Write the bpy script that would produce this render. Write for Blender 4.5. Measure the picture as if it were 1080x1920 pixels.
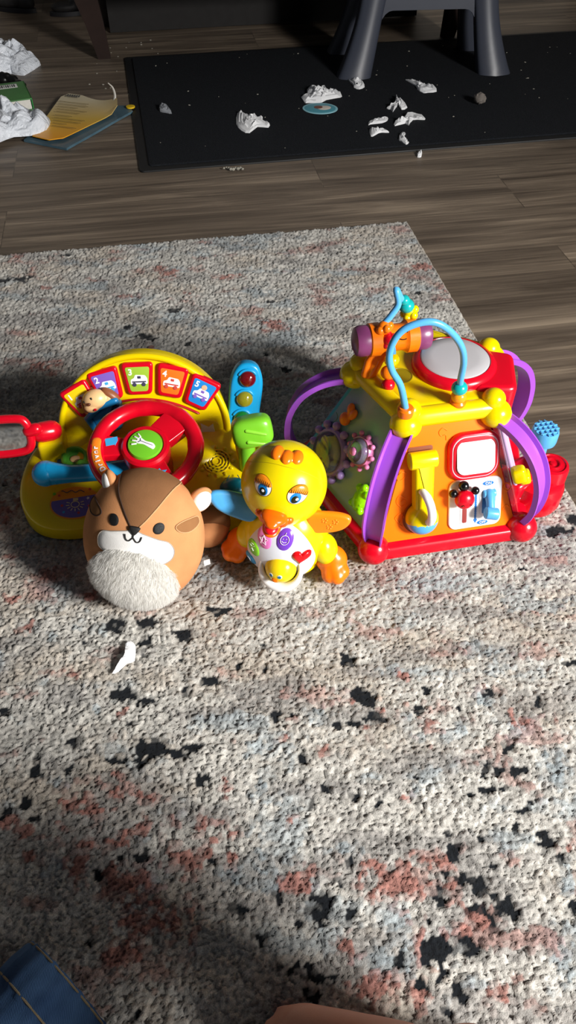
import bpy, bmesh, math, random
import numpy as np
from mathutils import Vector, Matrix, Euler, noise

for _o in list(bpy.data.objects):
    bpy.data.objects.remove(_o)
SC = bpy.context.scene
COL = SC.collection
PI = math.pi
R = math.radians

# ------------------------------------------------------------------ camera
CAM_H = 0.82
cam_data = bpy.data.cameras.new('camera')
cam_data.sensor_fit = 'VERTICAL'
cam_data.sensor_height = 36.0
cam_data.lens = 1430.0 / 1920.0 * 36.0
cam_data.clip_start = 0.01
cam = bpy.data.objects.new('camera', cam_data)
cam.location = (0, 0, CAM_H)
cam.rotation_euler = (R(90 - 46.8), 0, 0)
COL.objects.link(cam)
SC.camera = cam

# ------------------------------------------------------------------ world, light, exposure
ROOM = R(9.75)                       # the room is turned this much against the camera heading
world = bpy.data.worlds.new('world')
SC.world = world
world.use_nodes = True
world.node_tree.nodes['Background'].inputs[0].default_value = (0.80, 0.88, 1.0, 1)
world.node_tree.nodes['Background'].inputs[1].default_value = 0.055


def window_light(name, loc, target, w, h, energy, color):
    ld = bpy.data.lights.new(name, 'AREA')
    ld.shape = 'RECTANGLE'
    ld.size = w
    ld.size_y = h
    ld.energy = energy
    ld.color = color
    o = bpy.data.objects.new(name, ld)
    o.location = loc
    d = Vector(target) - Vector(loc)
    o.rotation_euler = d.to_track_quat('-Z', 'Y').to_euler()
    COL.objects.link(o)
    return o


def room(x, y, z=0.0):
    """room coordinates (x along the boards, y away) to world"""
    return (x * math.cos(ROOM) - y * math.sin(ROOM), x * math.sin(ROOM) + y * math.cos(ROOM), z)


WALL_X = 1.95
wx, wy, wz = room(WALL_X - 0.03, -1.15, 1.50)
window_light('window_daylight', (wx, wy, wz), (0.1, 0.7, 0.0), 0.55, 0.60, 182, (1.0, 0.975, 0.94))
wx, wy, wz = room(WALL_X - 0.03, -2.38, 0.88)
window_light('window_daylight', (wx, wy, wz), (0.3, 0.6, 0.0), 1.50, 1.65, 15, (0.95, 0.98, 1.0))

vs = SC.view_settings
vs.view_transform = 'Standard'
vs.look = 'None'
vs.exposure = 0.0
vs.gamma = 1.0
vs.use_curve_mapping = False


# ------------------------------------------------------------------ materials
def lin(h):
    h = h.lstrip('#')
    o = []
    for i in (0, 2, 4):
        c = int(h[i:i + 2], 16) / 255
        o.append(c / 12.92 if c <= 0.04045 else ((c + 0.055) / 1.055) ** 2.4)
    return (*o, 1)


MATS = {}


def new_mat(name):
    m = bpy.data.materials.new(name)
    m.use_nodes = True
    nt = m.node_tree
    b = nt.nodes['Principled BSDF']
    return m, nt, b


def plastic(hexc, rough=0.25, name=None, vary=0.04, spec=0.5, coat=0.0):
    key = (hexc, rough, name)
    if key in MATS:
        return MATS[key]
    m, nt, b = new_mat(name or 'plastic_' + hexc.strip('#'))
    N = nt.nodes
    L = nt.links
    tc = N.new('ShaderNodeTexCoord')
    nz = N.new('ShaderNodeTexNoise')
    nz.inputs['Scale'].default_value = 35
    nz.inputs['Detail'].default_value = 3
    L.new(tc.outputs['Object'], nz.inputs['Vector'])
    mr = N.new('ShaderNodeMapRange')
    mr.inputs[3].default_value = max(rough - vary, 0.02)
    mr.inputs[4].default_value = rough + vary * 1.5
    L.new(nz.outputs['Fac'], mr.inputs[0])
    L.new(mr.outputs[0], b.inputs['Roughness'])
    b.inputs['Base Color'].default_value = lin(hexc)
    b.inputs['Specular IOR Level'].default_value = spec
    b.inputs['Coat Weight'].default_value = coat
    MATS[key] = m
    return m


def clear_plastic(name, hexc, alpha_like=0.9, rough=0.05):
    if name in MATS:
        return MATS[name]
    m, nt, b = new_mat(name)
    N, L = nt.nodes, nt.links
    tr = N.new('ShaderNodeBsdfTransparent')
    tr.inputs[0].default_value = lin(hexc)
    gl = N.new('ShaderNodeBsdfGlossy')
    gl.inputs['Roughness'].default_value = rough
    fr = N.new('ShaderNodeFresnel')
    fr.inputs[0].default_value = 1.45
    mx = N.new('ShaderNodeMixShader')
    df = N.new('ShaderNodeBsdfDiffuse')
    df.inputs[0].default_value = lin(hexc)
    mx2 = N.new('ShaderNodeMixShader')
    mx2.inputs[0].default_value = 1 - alpha_like
    L.new(tr.outputs[0], mx2.inputs[1])
    L.new(df.outputs[0], mx2.inputs[2])
    L.new(fr.outputs[0], mx.inputs[0])
    L.new(mx2.outputs[0], mx.inputs[1])
    L.new(gl.outputs[0], mx.inputs[2])
    L.new(mx.outputs[0], N['Material Output'].inputs[0])
    MATS[name] = m
    return m


def mirror_mat():
    if 'mirror' in MATS:
        return MATS['mirror']
    m, nt, b = new_mat('mirror')
    b.inputs['Metallic'].default_value = 1
    b.inputs['Roughness'].default_value = 0.04
    b.inputs['Base Color'].default_value = (0.85, 0.86, 0.87, 1)
    MATS['mirror'] = m
    return m


def velvet(hexc, name):
    """short plush pile"""
    if name in MATS:
        return MATS[name]
    m, nt, b = new_mat(name)
    N, L = nt.nodes, nt.links
    tc = N.new('ShaderNodeTexCoord')
    nz = N.new('ShaderNodeTexNoise')
    nz.inputs['Scale'].default_value = 45
    nz.inputs['Detail'].default_value = 6
    L.new(tc.outputs['Object'], nz.inputs['Vector'])
    n2 = N.new('ShaderNodeTexNoise')
    n2.inputs['Scale'].default_value = 900
    n2.inputs['Detail'].default_value = 2
    L.new(tc.outputs['Object'], n2.inputs['Vector'])
    cr = N.new('ShaderNodeMix')
    cr.data_type = 'RGBA'
    c = lin(hexc)
    cr.inputs[6].default_value = (c[0] * .82, c[1] * .80, c[2] * .78, 1)
    cr.inputs[7].default_value = (min(c[0] * 1.15, 1), min(c[1] * 1.15, 1), min(c[2] * 1.15, 1), 1)
    L.new(nz.outputs['Fac'], cr.inputs[0])
    L.new(cr.outputs[2], b.inputs['Base Color'])
    b.inputs['Roughness'].default_value = 0.95
    b.inputs['Specular IOR Level'].default_value = 0.1
    b.inputs['Sheen Weight'].default_value = 0.35
    b.inputs['Sheen Roughness'].default_value = 0.4
    b.inputs['Sheen Tint'].default_value = c
    bp = N.new('ShaderNodeBump')
    bp.inputs['Strength'].default_value = 0.25
    bp.inputs['Distance'].default_value = 0.0008
    L.new(n2.outputs['Fac'], bp.inputs['Height'])
    L.new(bp.outputs[0], b.inputs['Normal'])
    MATS[name] = m
    return m


def fabric(hexc, name, scale=600, rough=0.9, bump=0.4, dark=0.6, nscale=30, dist=0.001):
    if name in MATS:
        return MATS[name]
    m, nt, b = new_mat(name)
    N, L = nt.nodes, nt.links
    tc = N.new('ShaderNodeTexCoord')
    nz = N.new('ShaderNodeTexNoise')
    nz.inputs['Scale'].default_value = nscale
    nz.inputs['Detail'].default_value = 8
    nz.inputs['Roughness'].default_value = 0.65
    L.new(tc.outputs['Object'], nz.inputs['Vector'])
    c = lin(hexc)
    cr = N.new('ShaderNodeMix')
    cr.data_type = 'RGBA'
    cr.inputs[6].default_value = (c[0] * dark, c[1] * dark, c[2] * dark, 1)
    cr.inputs[7].default_value = c
    mr = N.new('ShaderNodeMapRange')
    mr.inputs[1].default_value = 0.35
    mr.inputs[2].default_value = 0.65
    L.new(nz.outputs['Fac'], mr.inputs[0])
    L.new(mr.outputs[0], cr.inputs[0])
    L.new(cr.outputs[2], b.inputs['Base Color'])
    b.inputs['Roughness'].default_value = rough
    n2 = N.new('ShaderNodeTexNoise')
    n2.inputs['Scale'].default_value = scale
    L.new(tc.outputs['Object'], n2.inputs['Vector'])
    bp = N.new('ShaderNodeBump')
    bp.inputs['Strength'].default_value = bump
    bp.inputs['Distance'].default_value = dist
    L.new(n2.outputs['Fac'], bp.inputs['Height'])
    L.new(bp.outputs[0], b.inputs['Normal'])
    MATS[name] = m
    return m


YEL = plastic('#e4c900', 0.24, 'yellow_plastic')
YEL2 = plastic('#e8d000', 0.2, 'bright_yellow_plastic')
RED = plastic('#ce0620', 0.22, 'red_plastic')
ORG = plastic('#ff7e00', 0.3, 'orange_plastic')
ORG2 = plastic('#f47a10', 0.2, 'glossy_orange_plastic')
PUR = plastic('#a050cf', 0.3, 'purple_plastic')
SKY = plastic('#58a9e2', 0.25, 'sky_blue_plastic')
CYA = plastic('#169fda', 0.25, 'cyan_plastic')
TEAL = plastic('#12a5a5', 0.2, 'teal_plastic')
DTEAL = plastic('#0b6f85', 0.25, 'dark_teal_plastic')
GRN = plastic('#7cc62a', 0.3, 'green_plastic')
LIM = plastic('#8ad60a', 0.2, 'lime_plastic')
WHT = plastic('#f2f2f0', 0.25, 'white_plastic')
DRUM = plastic('#b5b3b6', 0.4, 'grey_white_plastic')
BLK = plastic('#0a0a0b', 0.2, 'black_plastic')
BLU = plastic('#1f72c4', 0.3, 'blue_print')
PNK = plastic('#e184b8', 0.25, 'pink_plastic')
LIL = plastic('#a98bcf', 0.25, 'lilac_plastic')
VIO = plastic('#7b5fbd', 0.35, 'violet_print')
STEEL = plastic('#9aa5b0', 0.3, 'grey_print')
BRN = plastic('#7a4a28', 0.4, 'brown_plastic')
TAN = plastic('#e8bd86', 0.35, 'tan_plastic')


# ------------------------------------------------------------------ mesh building
def catmull(pts, n=6, closed=False):
    P = [Vector(p) for p in pts]
    m = len(P)
    out = []
    rng = range(m) if closed else range(m - 1)
    for i in rng:
        if closed:
            a, b, c, d = P[(i - 1) % m], P[i], P[(i + 1) % m], P[(i + 2) % m]
        else:
            b, c = P[i], P[i + 1]
            a = P[i - 1] if i > 0 else b * 2 - c
            d = P[i + 2] if i + 2 < m else c * 2 - b
        for k in range(n):
            t = k / n
            out.append(0.5 * ((2 * b) + (c - a) * t + (2 * a - 5 * b + 4 * c - d) * t * t + (3 * b - a - 3 * c + d) * t ** 3))
    if not closed:
        out.append(P[-1].copy())
    return out


def frame(o, x, y):
    """matrix with origin o, x axis and (approximately) y axis, z = normal"""
    x = Vector(x).normalized()
    y = Vector(y)
    z = x.cross(y).normalized()
    y = z.cross(x)
    m = Matrix((x, y, z)).transposed().to_4x4()
    m.translation = Vector(o)
    return m


class MB:
    def __init__(self, M=None):
        self.v = []
        self.f = []
        self.mi = []
        self.M = M or Matrix.Identity(4)
        self.slot = 0

    def add(self, vs, fs, M=None):
        o = len(self.v)
        T = self.M @ M if M is not None else self.M
        self.v += [T @ Vector(p) for p in vs]
        self.f += [tuple(o + i for i in f) for f in fs]
        self.mi += [self.slot] * len(fs)
        return self

    def ellipsoid(self, c, r, rot=None, seg=32, rings=20, M=None, e=1.0, e2=1.0):
        if not hasattr(r, '__len__'):
            r = (r, r, r)
        Rm = rot.to_matrix() if isinstance(rot, Euler) else (rot or Matrix.Identity(3))
        sg = lambda w, p: math.copysign(abs(w) ** p, w)
        vs, fs = [], []
        c = Vector(c)
        for i in range(1, rings):
            b = -PI / 2 + PI * i / rings
            for j in range(seg):
                a = 2 * PI * j / seg
                vs.append(c + Rm @ Vector((r[0] * sg(math.cos(b), e) * sg(math.cos(a), e2), r[1] * sg(math.cos(b), e) * sg(math.sin(a), e2), r[2] * sg(math.sin(b), e))))
        n = len(vs)
        vs.append(c + Rm @ Vector((0, 0, -r[2])))
        vs.append(c + Rm @ Vector((0, 0, r[2])))
        for i in range(rings - 2):
            for j in range(seg):
                k = (j + 1) % seg
                fs.append((i * seg + j, i * seg + k, (i + 1) * seg + k, (i + 1) * seg + j))
        for j in range(seg):
            k = (j + 1) % seg
            fs.append((n, k, j))
            fs.append((n + 1, (rings - 2) * seg + j, (rings - 2) * seg + k))
        return self.add(vs, fs, M)

    def rbox(self, c, size, rot=None, e=0.25, M=None, seg=32, rings=16):
        """rounded block (superellipsoid)"""
        return self.ellipsoid(c, [s / 2 for s in size], rot, seg, rings, M, e, e)

    def lathe(self, prof, c=(0, 0, 0), axis=(0, 0, 1), seg=32, M=None):
        q = Vector((0, 0, 1)).rotation_difference(Vector(axis).normalized()).to_matrix()
        c = Vector(c)
        vs, fs = [], []
        for r, z in prof:
            for j in range(seg):
                a = 2 * PI * j / seg
                vs.append(c + q @ Vector((r * math.cos(a), r * math.sin(a), z)))
        for i in range(len(prof) - 1):
            for j in range(seg):
                k = (j + 1) % seg
                fs.append((i * seg + j, i * seg + k, (i + 1) * seg + k, (i + 1) * seg + j))
        fs.append(tuple(reversed(range(seg))))
        fs.append(tuple(range((len(prof) - 1) * seg, len(prof) * seg)))
        return self.add(vs, fs, M)

    def cyl(self, c, r, h, axis=(0, 0, 1), bev=None, seg=32, M=None, r2=None):
        """cylinder from c along axis, rounded rims"""
        b = min(r, h / 2) * 0.25 if bev is None else bev
        r2 = r if r2 is None else r2
        pr = []
        for k in range(5):
            t = PI / 2 * k / 4
            pr.append((r - b + b * math.sin(t), b - b * math.cos(t)))
        for k in range(5):
            t = PI / 2 * k / 4
            pr.append((r2 - b + b * math.cos(t), h - b + b * math.sin(t)))
        return self.lathe(pr, c, axis, seg, M)

    def tube(self, pts, rad, seg=12, closed=False, M=None, squash=1.0, cap=True, up=(0, 0, 1)):
        P = [Vector(p) for p in pts]
        n = len(P)
        if not hasattr(rad, '__len__'):
            rad = [rad] * n
        if len(rad) != n:
            rad = list(np.interp(np.linspace(0, 1, n), np.linspace(0, 1, len(rad)), rad))
        vs, fs = [], []
        prev = None
        T = []
        for i in range(n):
            if closed:
                t = P[(i + 1) % n] - P[(i - 1) % n]
            else:
                t = P[min(i + 1, n - 1)] - P[max(i - 1, 0)]
            T.append(t.normalized())
        x = Vector(up).cross(T[0])
        if x.length < 1e-3:
            x = Vector((1, 0, 0)).cross(T[0])
        x.normalize()
        rows = []

        def row(p, t, x, r):
            y = t.cross(x).normalized()
            return [p + x * (math.cos(2 * PI * j / seg) * r) + y * (math.sin(2 * PI * j / seg) * r * squash) for j in range(seg)]
        for i in range(n):
            if i:
                q = T[i - 1].rotation_difference(T[i])
                x = (q @ x)
                x = (x - T[i] * x.dot(T[i])).normalized()
            if i == 0 and not closed and cap:
                for k in (0, 1, 2):
                    a = PI / 2 * k / 3
                    rows.append(row(P[0] - T[0] * rad[0] * math.cos(a), T[0], x, max(rad[0] * math.sin(a), 1e-5)))
            rows.append(row(P[i], T[i], x, rad[i]))
            if i == n - 1 and not closed and cap:
                for k in (2, 1, 0):
                    a = PI / 2 * k / 3
                    rows.append(row(P[i] + T[i] * rad[i] * math.cos(a), T[i], x, max(rad[i] * math.sin(a), 1e-5)))
        for r_ in rows:
            vs += r_
        m = len(rows)
        for i in range(m if closed else m - 1):
            for j in range(seg):
                k = (j + 1) % seg
                i2 = (i + 1) % m
                fs.append((i * seg + j, i * seg + k, i2 * seg + k, i2 * seg + j))
        if not closed:
            fs.append(tuple(reversed(range(seg))))
            fs.append(tuple(range((m - 1) * seg, m * seg)))
        return self.add(vs, fs, M)

    def slab(self, outline, z0, z1, b=0.002, M=None, warp=None, steps=4, bottom=0.0):
        """extruded outline (counter-clockwise) with a rounded top rim"""
        P = [Vector((p[0], p[1])) for p in outline]
        n = len(P)
        area = sum(P[i].x * P[(i + 1) % n].y - P[(i + 1) % n].x * P[i].y for i in range(n))
        if area < 0:
            P.reverse()
        N = []
        for i in range(n):
            t = (P[(i + 1) % n] - P[(i - 1) % n]).normalized()
            N.append(Vector((t.y, -t.x)))
        rows = []
        if bottom > 0:
            for k in range(steps):
                a = PI / 2 * k / steps
                rows.append((bottom * (1 - math.sin(a)), z0 + bottom * (1 - math.cos(a))))
            rows.append((0, z0 + bottom))
        else:
            rows.append((0, z0))
        for k in range(steps + 1):
            a = PI / 2 * k / steps
            rows.append((b * (1 - math.cos(a)), z1 - b + b * math.sin(a)))
        vs, fs = [], []
        for ins, z in rows:
            for p, q in zip(P, N):
                w = Vector((p.x - q.x * ins, p.y - q.y * ins, z))
                vs.append(warp(w) if warp else w)
        for i in range(len(rows) - 1):
            for j in range(n):
                k = (j + 1) % n
                fs.append((i * n + j, i * n + k, (i + 1) * n + k, (i + 1) * n + j))
        fs.append(tuple(reversed(range(n))))
        if warp:                                   # close the top with rings so that it follows the warp
            ins, z = rows[-1]
            base = (len(rows) - 1) * n
            cx = sum(p.x for p in P) / n
            cy = sum(p.y for p in P) / n
            last = base
            for s in (0.75, 0.5, 0.25):
                o = len(vs)
                for p, q in zip(P, N):
                    w = Vector((cx + (p.x - q.x * ins - cx) * s, cy + (p.y - q.y * ins - cy) * s, z))
                    vs.append(warp(w))
                for j in range(n):
                    k = (j + 1) % n
                    fs.append((last + j, last + k, o + k, o + j))
                last = o
            o = len(vs)
            vs.append(warp(Vector((cx, cy, z))))
            for j in range(n):
                fs.append((last + j, last + (j + 1) % n, o))
        else:
            fs.append(tuple(range((len(rows) - 1) * n, len(rows) * n)))
        return self.add(vs, fs, M)

    def box(self, c, s, M=None):
        x, y, z = [k / 2 for k in s]
        vs = [(c[0] + i * x, c[1] + j * y, c[2] + k * z) for i in (-1, 1) for j in (-1, 1) for k in (-1, 1)]
        fs = [(0, 1, 3, 2), (4, 6, 7, 5), (0, 4, 5, 1), (2, 3, 7, 6), (0, 2, 6, 4), (1, 5, 7, 3)]
        return self.add(vs, fs, M)

    def patch(self, outline, surf, puff, rings=8, thick=0.0006, M=None, edge=0.0004, center=None):
        """cushion-like patch: outline points (a, b) are laid on surf(a, b) -> (point, normal)"""
        n = len(outline)
        cx = center[0] if center else sum(p[0] for p in outline) / n
        cy = center[1] if center else sum(p[1] for p in outline) / n
        vs, fs = [], []
        for i in range(rings + 1):
            s = 1 - i / (rings + 1)
            h = edge + puff * math.sqrt(max(0, 1 - s * s * s))
            for p in outline:
                q, nn = surf(cx + (p[0] - cx) * s, cy + (p[1] - cy) * s)
                vs.append(q + nn * h)
        q, nn = surf(cx, cy)
        vs.append(q + nn * (edge + puff))
        top = len(vs) - 1
        o = len(vs)
        for p in outline:
            q, nn = surf(*p)
            vs.append(q - nn * thick)
        for i in range(rings):
            for j in range(n):
                k = (j + 1) % n
                fs.append((i * n + j, i * n + k, (i + 1) * n + k, (i + 1) * n + j))
        for j in range(n):
            k = (j + 1) % n
            fs.append((rings * n + j, rings * n + k, top))
            fs.append((o + j, o + k, k, j))
        return self.add(vs, fs, M)

    def build(self, name, mats, parent=None, smooth=38):
        me = bpy.data.meshes.new(name)
        me.from_pydata([tuple(p) for p in self.v], [], self.f)
        if not isinstance(mats, (list, tuple)):
            mats = [mats]
        for m in mats:
            me.materials.append(m)
        if len(mats) > 1:
            me.polygons.foreach_set('material_index', self.mi)
        bm = bmesh.new()
        bm.from_mesh(me)
        bmesh.ops.recalc_face_normals(bm, faces=bm.faces)
        bm.to_mesh(me)
        bm.free()
        me.polygons.foreach_set('use_smooth', [True] * len(me.polygons))
        if smooth < 180:
            me.set_sharp_from_angle(angle=R(smooth))
        o = bpy.data.objects.new(name, me)
        COL.objects.link(o)
        if parent is not None:
            o.parent = parent
        return o


def empty(name, loc, label, cat, rot=(0, 0, 0), group=None):
    o = bpy.data.objects.new(name, None)
    o.empty_display_size = 0.05
    o.location = loc
    o.rotation_euler = rot
    COL.objects.link(o)
    return tag(o, label, cat, group)


def tag(o, label, cat, group=None):
    o['label'] = label
    o['category'] = cat
    if group:
        o['group'] = group
    return o


def structure(o):
    o['kind'] = 'structure'
    return o


def remesh(mb, name, mat, parent, voxel=0.003, smooth=8):
    """fuse overlapping blobs into one continuous skin"""
    o = mb.build('tmp', mat)
    md = o.modifiers.new('r', 'REMESH')
    md.mode = 'VOXEL'
    md.voxel_size = voxel
    ms = o.modifiers.new('s', 'SMOOTH')
    ms.iterations = smooth
    ms.factor = 0.5
    dg = bpy.context.evaluated_depsgraph_get()
    dg.update()
    me = bpy.data.meshes.new_from_object(o.evaluated_get(dg))
    me.name = name
    bpy.data.objects.remove(o)
    me.polygons.foreach_set('use_smooth', [True] * len(me.polygons))
    if not me.materials:
        me.materials.append(mat)
    o = bpy.data.objects.new(name, me)
    COL.objects.link(o)
    if parent is not None:
        o.parent = parent
    return o


def text(name, s, size, M, mat, parent, depth=0.0003, bold=0.0, align='CENTER'):
    cu = bpy.data.curves.new('t', 'FONT')
    cu.body = s
    cu.size = size
    cu.extrude = depth
    cu.offset = bold
    cu.align_x = align
    cu.align_y = 'CENTER'
    o = bpy.data.objects.new('t', cu)
    COL.objects.link(o)
    dg = bpy.context.evaluated_depsgraph_get()
    dg.update()
    me = bpy.data.meshes.new_from_object(o.evaluated_get(dg))
    me.name = name
    bpy.data.objects.remove(o)
    me.transform(M)
    me.materials.clear()
    me.materials.append(mat)
    o = bpy.data.objects.new(name, me)
    COL.objects.link(o)
    o.parent = parent
    return o


def ell(cx, cy, rx, ry, n=28, rot=0.0):
    o = []
    for i in range(n):
        a = 2 * PI * i / n
        x, y = rx * math.cos(a), ry * math.sin(a)
        o.append((cx + x * math.cos(rot) - y * math.sin(rot), cy + x * math.sin(rot) + y * math.cos(rot)))
    return o


def rrect(cx, cy, w, h, r, n=5):
    o = []
    for sx, sy, a0 in ((1, -1, -90), (1, 1, 0), (-1, 1, 90), (-1, -1, 180)):
        for k in range(n + 1):
            a = R(a0 + 90 * k / n)
            o.append((cx + sx * (w / 2 - r) + r * math.cos(a), cy + sy * (h / 2 - r) + r * math.sin(a)))
    return o


def rpoly(pts, r, n=5):
    """polygon with rounded corners"""
    o = []
    m = len(pts)
    for i in range(m):
        a, b, c = Vector(pts[i - 1]), Vector(pts[i]), Vector(pts[(i + 1) % m])
        u = (a - b).normalized()
        w = (c - b).normalized()
        p, q = b + u * r, b + w * r
        for k in range(n + 1):
            t = k / n
            o.append(tuple(p * (1 - t) ** 2 + b * 2 * t * (1 - t) + q * t * t))
    return o

# ------------------------------------------------------------------ the setting
FLOOR_Z = -0.012


def wood_mat():
    m, nt, b = new_mat('wood_planks')
    N, L = nt.nodes, nt.links
    tc = N.new('ShaderNodeTexCoord')
    bk = N.new('ShaderNodeTexBrick')
    bk.inputs['Scale'].default_value = 1.0
    bk.inputs['Brick Width'].default_value = 1.22
    bk.inputs['Row Height'].default_value = 0.19
    bk.inputs['Mortar Size'].default_value = 0.0012
    bk.inputs['Mortar Smooth'].default_value = 0.2
    bk.offset = 0.37
    bk.inputs['Color1'].default_value = (0.30, 0.30, 0.30, 1)
    bk.inputs['Color2'].default_value = (0.75, 0.75, 0.75, 1)
    bk.inputs['Mortar'].default_value = (0, 0, 0, 1)
    off = N.new('ShaderNodeMapping')
    off.inputs['Location'].default_value = (0.36, 0.05, 0)
    L.new(tc.outputs['Object'], off.inputs[0])
    L.new(off.outputs[0], bk.inputs['Vector'])
    # grain: noise stretched along the boards, shifted board by board
    mp = N.new('ShaderNodeMapping')
    mp.inputs['Scale'].default_value = (1.1, 16, 1)
    L.new(tc.outputs['Object'], mp.inputs[0])
    sh = N.new('ShaderNodeVectorMath')
    sh.operation = 'MULTIPLY_ADD'
    sh.inputs[1].default_value = (7, 3, 5)
    L.new(bk.outputs['Color'], sh.inputs[0])
    L.new(mp.outputs[0], sh.inputs[2])
    g1 = N.new('ShaderNodeTexNoise')
    g1.inputs['Scale'].default_value = 1.6
    g1.inputs['Detail'].default_value = 9
    g1.inputs['Roughness'].default_value = 0.62
    g1.inputs['Distortion'].default_value = 0.6
    L.new(sh.outputs[0], g1.inputs['Vector'])
    mp2 = N.new('ShaderNodeMapping')
    mp2.inputs['Scale'].default_value = (3.0, 110, 1)
    L.new(tc.outputs['Object'], mp2.inputs[0])
    g2 = N.new('ShaderNodeTexNoise')
    g2.inputs['Scale'].default_value = 1.5
    g2.inputs['Detail'].default_value = 5
    L.new(mp2.outputs[0], g2.inputs['Vector'])
    ad = N.new('ShaderNodeMath')
    ad.operation = 'MULTIPLY_ADD'
    ad.inputs[1].default_value = 0.35
    L.new(g2.outputs['Fac'], ad.inputs[0])
    L.new(g1.outputs['Fac'], ad.inputs[2])
    rp = N.new('ShaderNodeValToRGB')
    e = rp.color_ramp.elements
    e[0].position = 0.42
    e[0].color = lin('#3f352c')
    e[1].position = 0.92
    e[1].color = lin('#a8978200'[:7])
    k = e.new(0.58)
    k.color = lin('#62564a')
    k = e.new(0.72)
    k.color = lin('#7a6c5d')
    L.new(ad.outputs[0], rp.inputs[0])
    mx = N.new('ShaderNodeMix')
    mx.data_type = 'RGBA'
    mx.blend_type = 'MULTIPLY'
    mx.inputs[0].default_value = 1
    ton = N.new('ShaderNodeMapRange')
    ton.inputs[3].default_value = 0.55
    ton.inputs[4].default_value = 1.12
    L.new(bk.outputs['Color'], ton.inputs[0])
    L.new(rp.outputs[0], mx.inputs[6])
    L.new(ton.outputs[0], mx.inputs[7])
    L.new(mx.outputs[2], b.inputs['Base Color'])
    b.inputs['Roughness'].default_value = 0.42
    b.inputs['Specular IOR Level'].default_value = 0.35
    bp = N.new('ShaderNodeBump')
    bp.inputs['Strength'].default_value = 0.25
    bp.inputs['Distance'].default_value = 0.001
    L.new(ad.outputs[0], bp.inputs['Height'])
    L.new(bp.outputs[0], b.inputs['Normal'])
    return m


fl = MB()
fl.box((0, 0.4, -0.025), (4.0, 7.5, 0.05))
floor = structure(fl.build('floor', wood_mat()))
floor.location = (0, 0, FLOOR_Z)
floor.rotation_euler = (0, 0, ROOM)

WALLM = fabric('#b9b2a8', 'wall_paint', 200, 0.85, 0.15, 0.95)
wf = MB()
wf.box((0, 3.84, 1.2), (4.0, 0.08, 2.4))
o = structure(wf.build('wall_far', WALLM))
o.location = (0, 0, FLOOR_Z)
o.rotation_euler = (0, 0, ROOM)
bb = MB()
bb.box((0, 3.79, 0.045), (3.88, 0.015, 0.09))
o = structure(bb.build('baseboard_far', plastic('#a8a29a', 0.5, 'baseboard_paint')))
o.location = (0, 0, FLOOR_Z)
o.rotation_euler = (0, 0, ROOM)

# right wall with its two windows (out of the picture; the daylight comes through them)
WIN = [(-1.55, -0.75, 1.0, 2.0), (-3.15, -1.62, 0.03, 1.75)]        # y0, y1, z0, z1
wr = MB()


def wall_piece(y0, y1, z0, z1):
    wr.box((WALL_X + 0.05, (y0 + y1) / 2, (z0 + z1) / 2), (0.1, y1 - y0, z1 - z0))


wall_piece(-0.75, 4.2, 0, 2.4)
wall_piece(-1.62, -1.55, 0, 2.4)
wall_piece(-3.3, -3.15, 0, 2.4)
for y0, y1, z0, z1 in WIN:
    wall_piece(y0, y1, 0, z0)
    wall_piece(y0, y1, z1, 2.4)
o = structure(wr.build('wall_right', WALLM, smooth=10))
o.location = (0, 0, FLOOR_Z)
o.rotation_euler = (0, 0, ROOM)
for i, (y0, y1, z0, z1) in enumerate(WIN):
    w = MB()
    X = WALL_X + 0.02
    for a, c_, s in (((y0 + y1) / 2, z0 + .02, (.06, y1 - y0, .04)), ((y0 + y1) / 2, z1 - .02, (.06, y1 - y0, .04))):
        w.box((X, a, c_), s)
    for a in (y0 + .02, y1 - .02):
        w.box((X, a, (z0 + z1) / 2), (.055, .04, z1 - z0 - .08))
    o = structure(w.build('window_%d' % (i + 1), plastic('#e6e4e0', 0.4, 'window_paint'), smooth=10))
    o.location = (0, 0, FLOOR_Z)
    o.rotation_euler = (0, 0, ROOM)


# ------------------------------------------------------------------ area rug: every tuft is in the mesh
def hash2(ix, iy, k):
    v = np.sin(ix * 127.1 + iy * 311.7 + k * 74.7) * 43758.5453
    return v - np.floor(v)


def vnoise(x, y, k=0):
    ix, iy = np.floor(x), np.floor(y)
    fx, fy = x - ix, y - iy
    fx = fx * fx * (3 - 2 * fx)
    fy = fy * fy * (3 - 2 * fy)
    a, b = hash2(ix, iy, k), hash2(ix + 1, iy, k)
    c, d = hash2(ix, iy + 1, k), hash2(ix + 1, iy + 1, k)
    return (a * (1 - fx) + b * fx) * (1 - fy) + (c * (1 - fx) + d * fx) * fy


def fbm(x, y, k=0, n=4):
    s, a, t = 0, 0.5, 0
    for i in range(n):
        s = s + a * vnoise(x * 2 ** i, y * 2 ** i, k + i * 7)
        t += a
        a *= 0.5
    return s / t


def cells(x, y, k=0):
    """distance to nearest / second nearest tuft centre, and that tuft's random number"""
    ix, iy = np.floor(x), np.floor(y)
    d1 = np.full(x.shape, 9.0)
    d2 = np.full(x.shape, 9.0)
    cid = np.zeros(x.shape)
    cx = np.zeros(x.shape)
    cy = np.zeros(x.shape)
    for dx in (-1, 0, 1):
        for dy in (-1, 0, 1):
            gx, gy = ix + dx, iy + dy
            px = gx + 0.5 + (hash2(gx, gy, k) - 0.5) * 0.9
            py = gy + 0.5 + (hash2(gx, gy, k + 3) - 0.5) * 0.9
            d = np.sqrt((px - x) ** 2 + (py - y) ** 2)
            near = d < d1
            d2 = np.where(near, d1, np.minimum(d2, d))
            cid = np.where(near, hash2(gx, gy, k + 5), cid)
            cx = np.where(near, px, cx)
            cy = np.where(near, py, cy)
            d1 = np.where(near, d, d1)
    return d1, d2, cid, cx, cy


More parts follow.
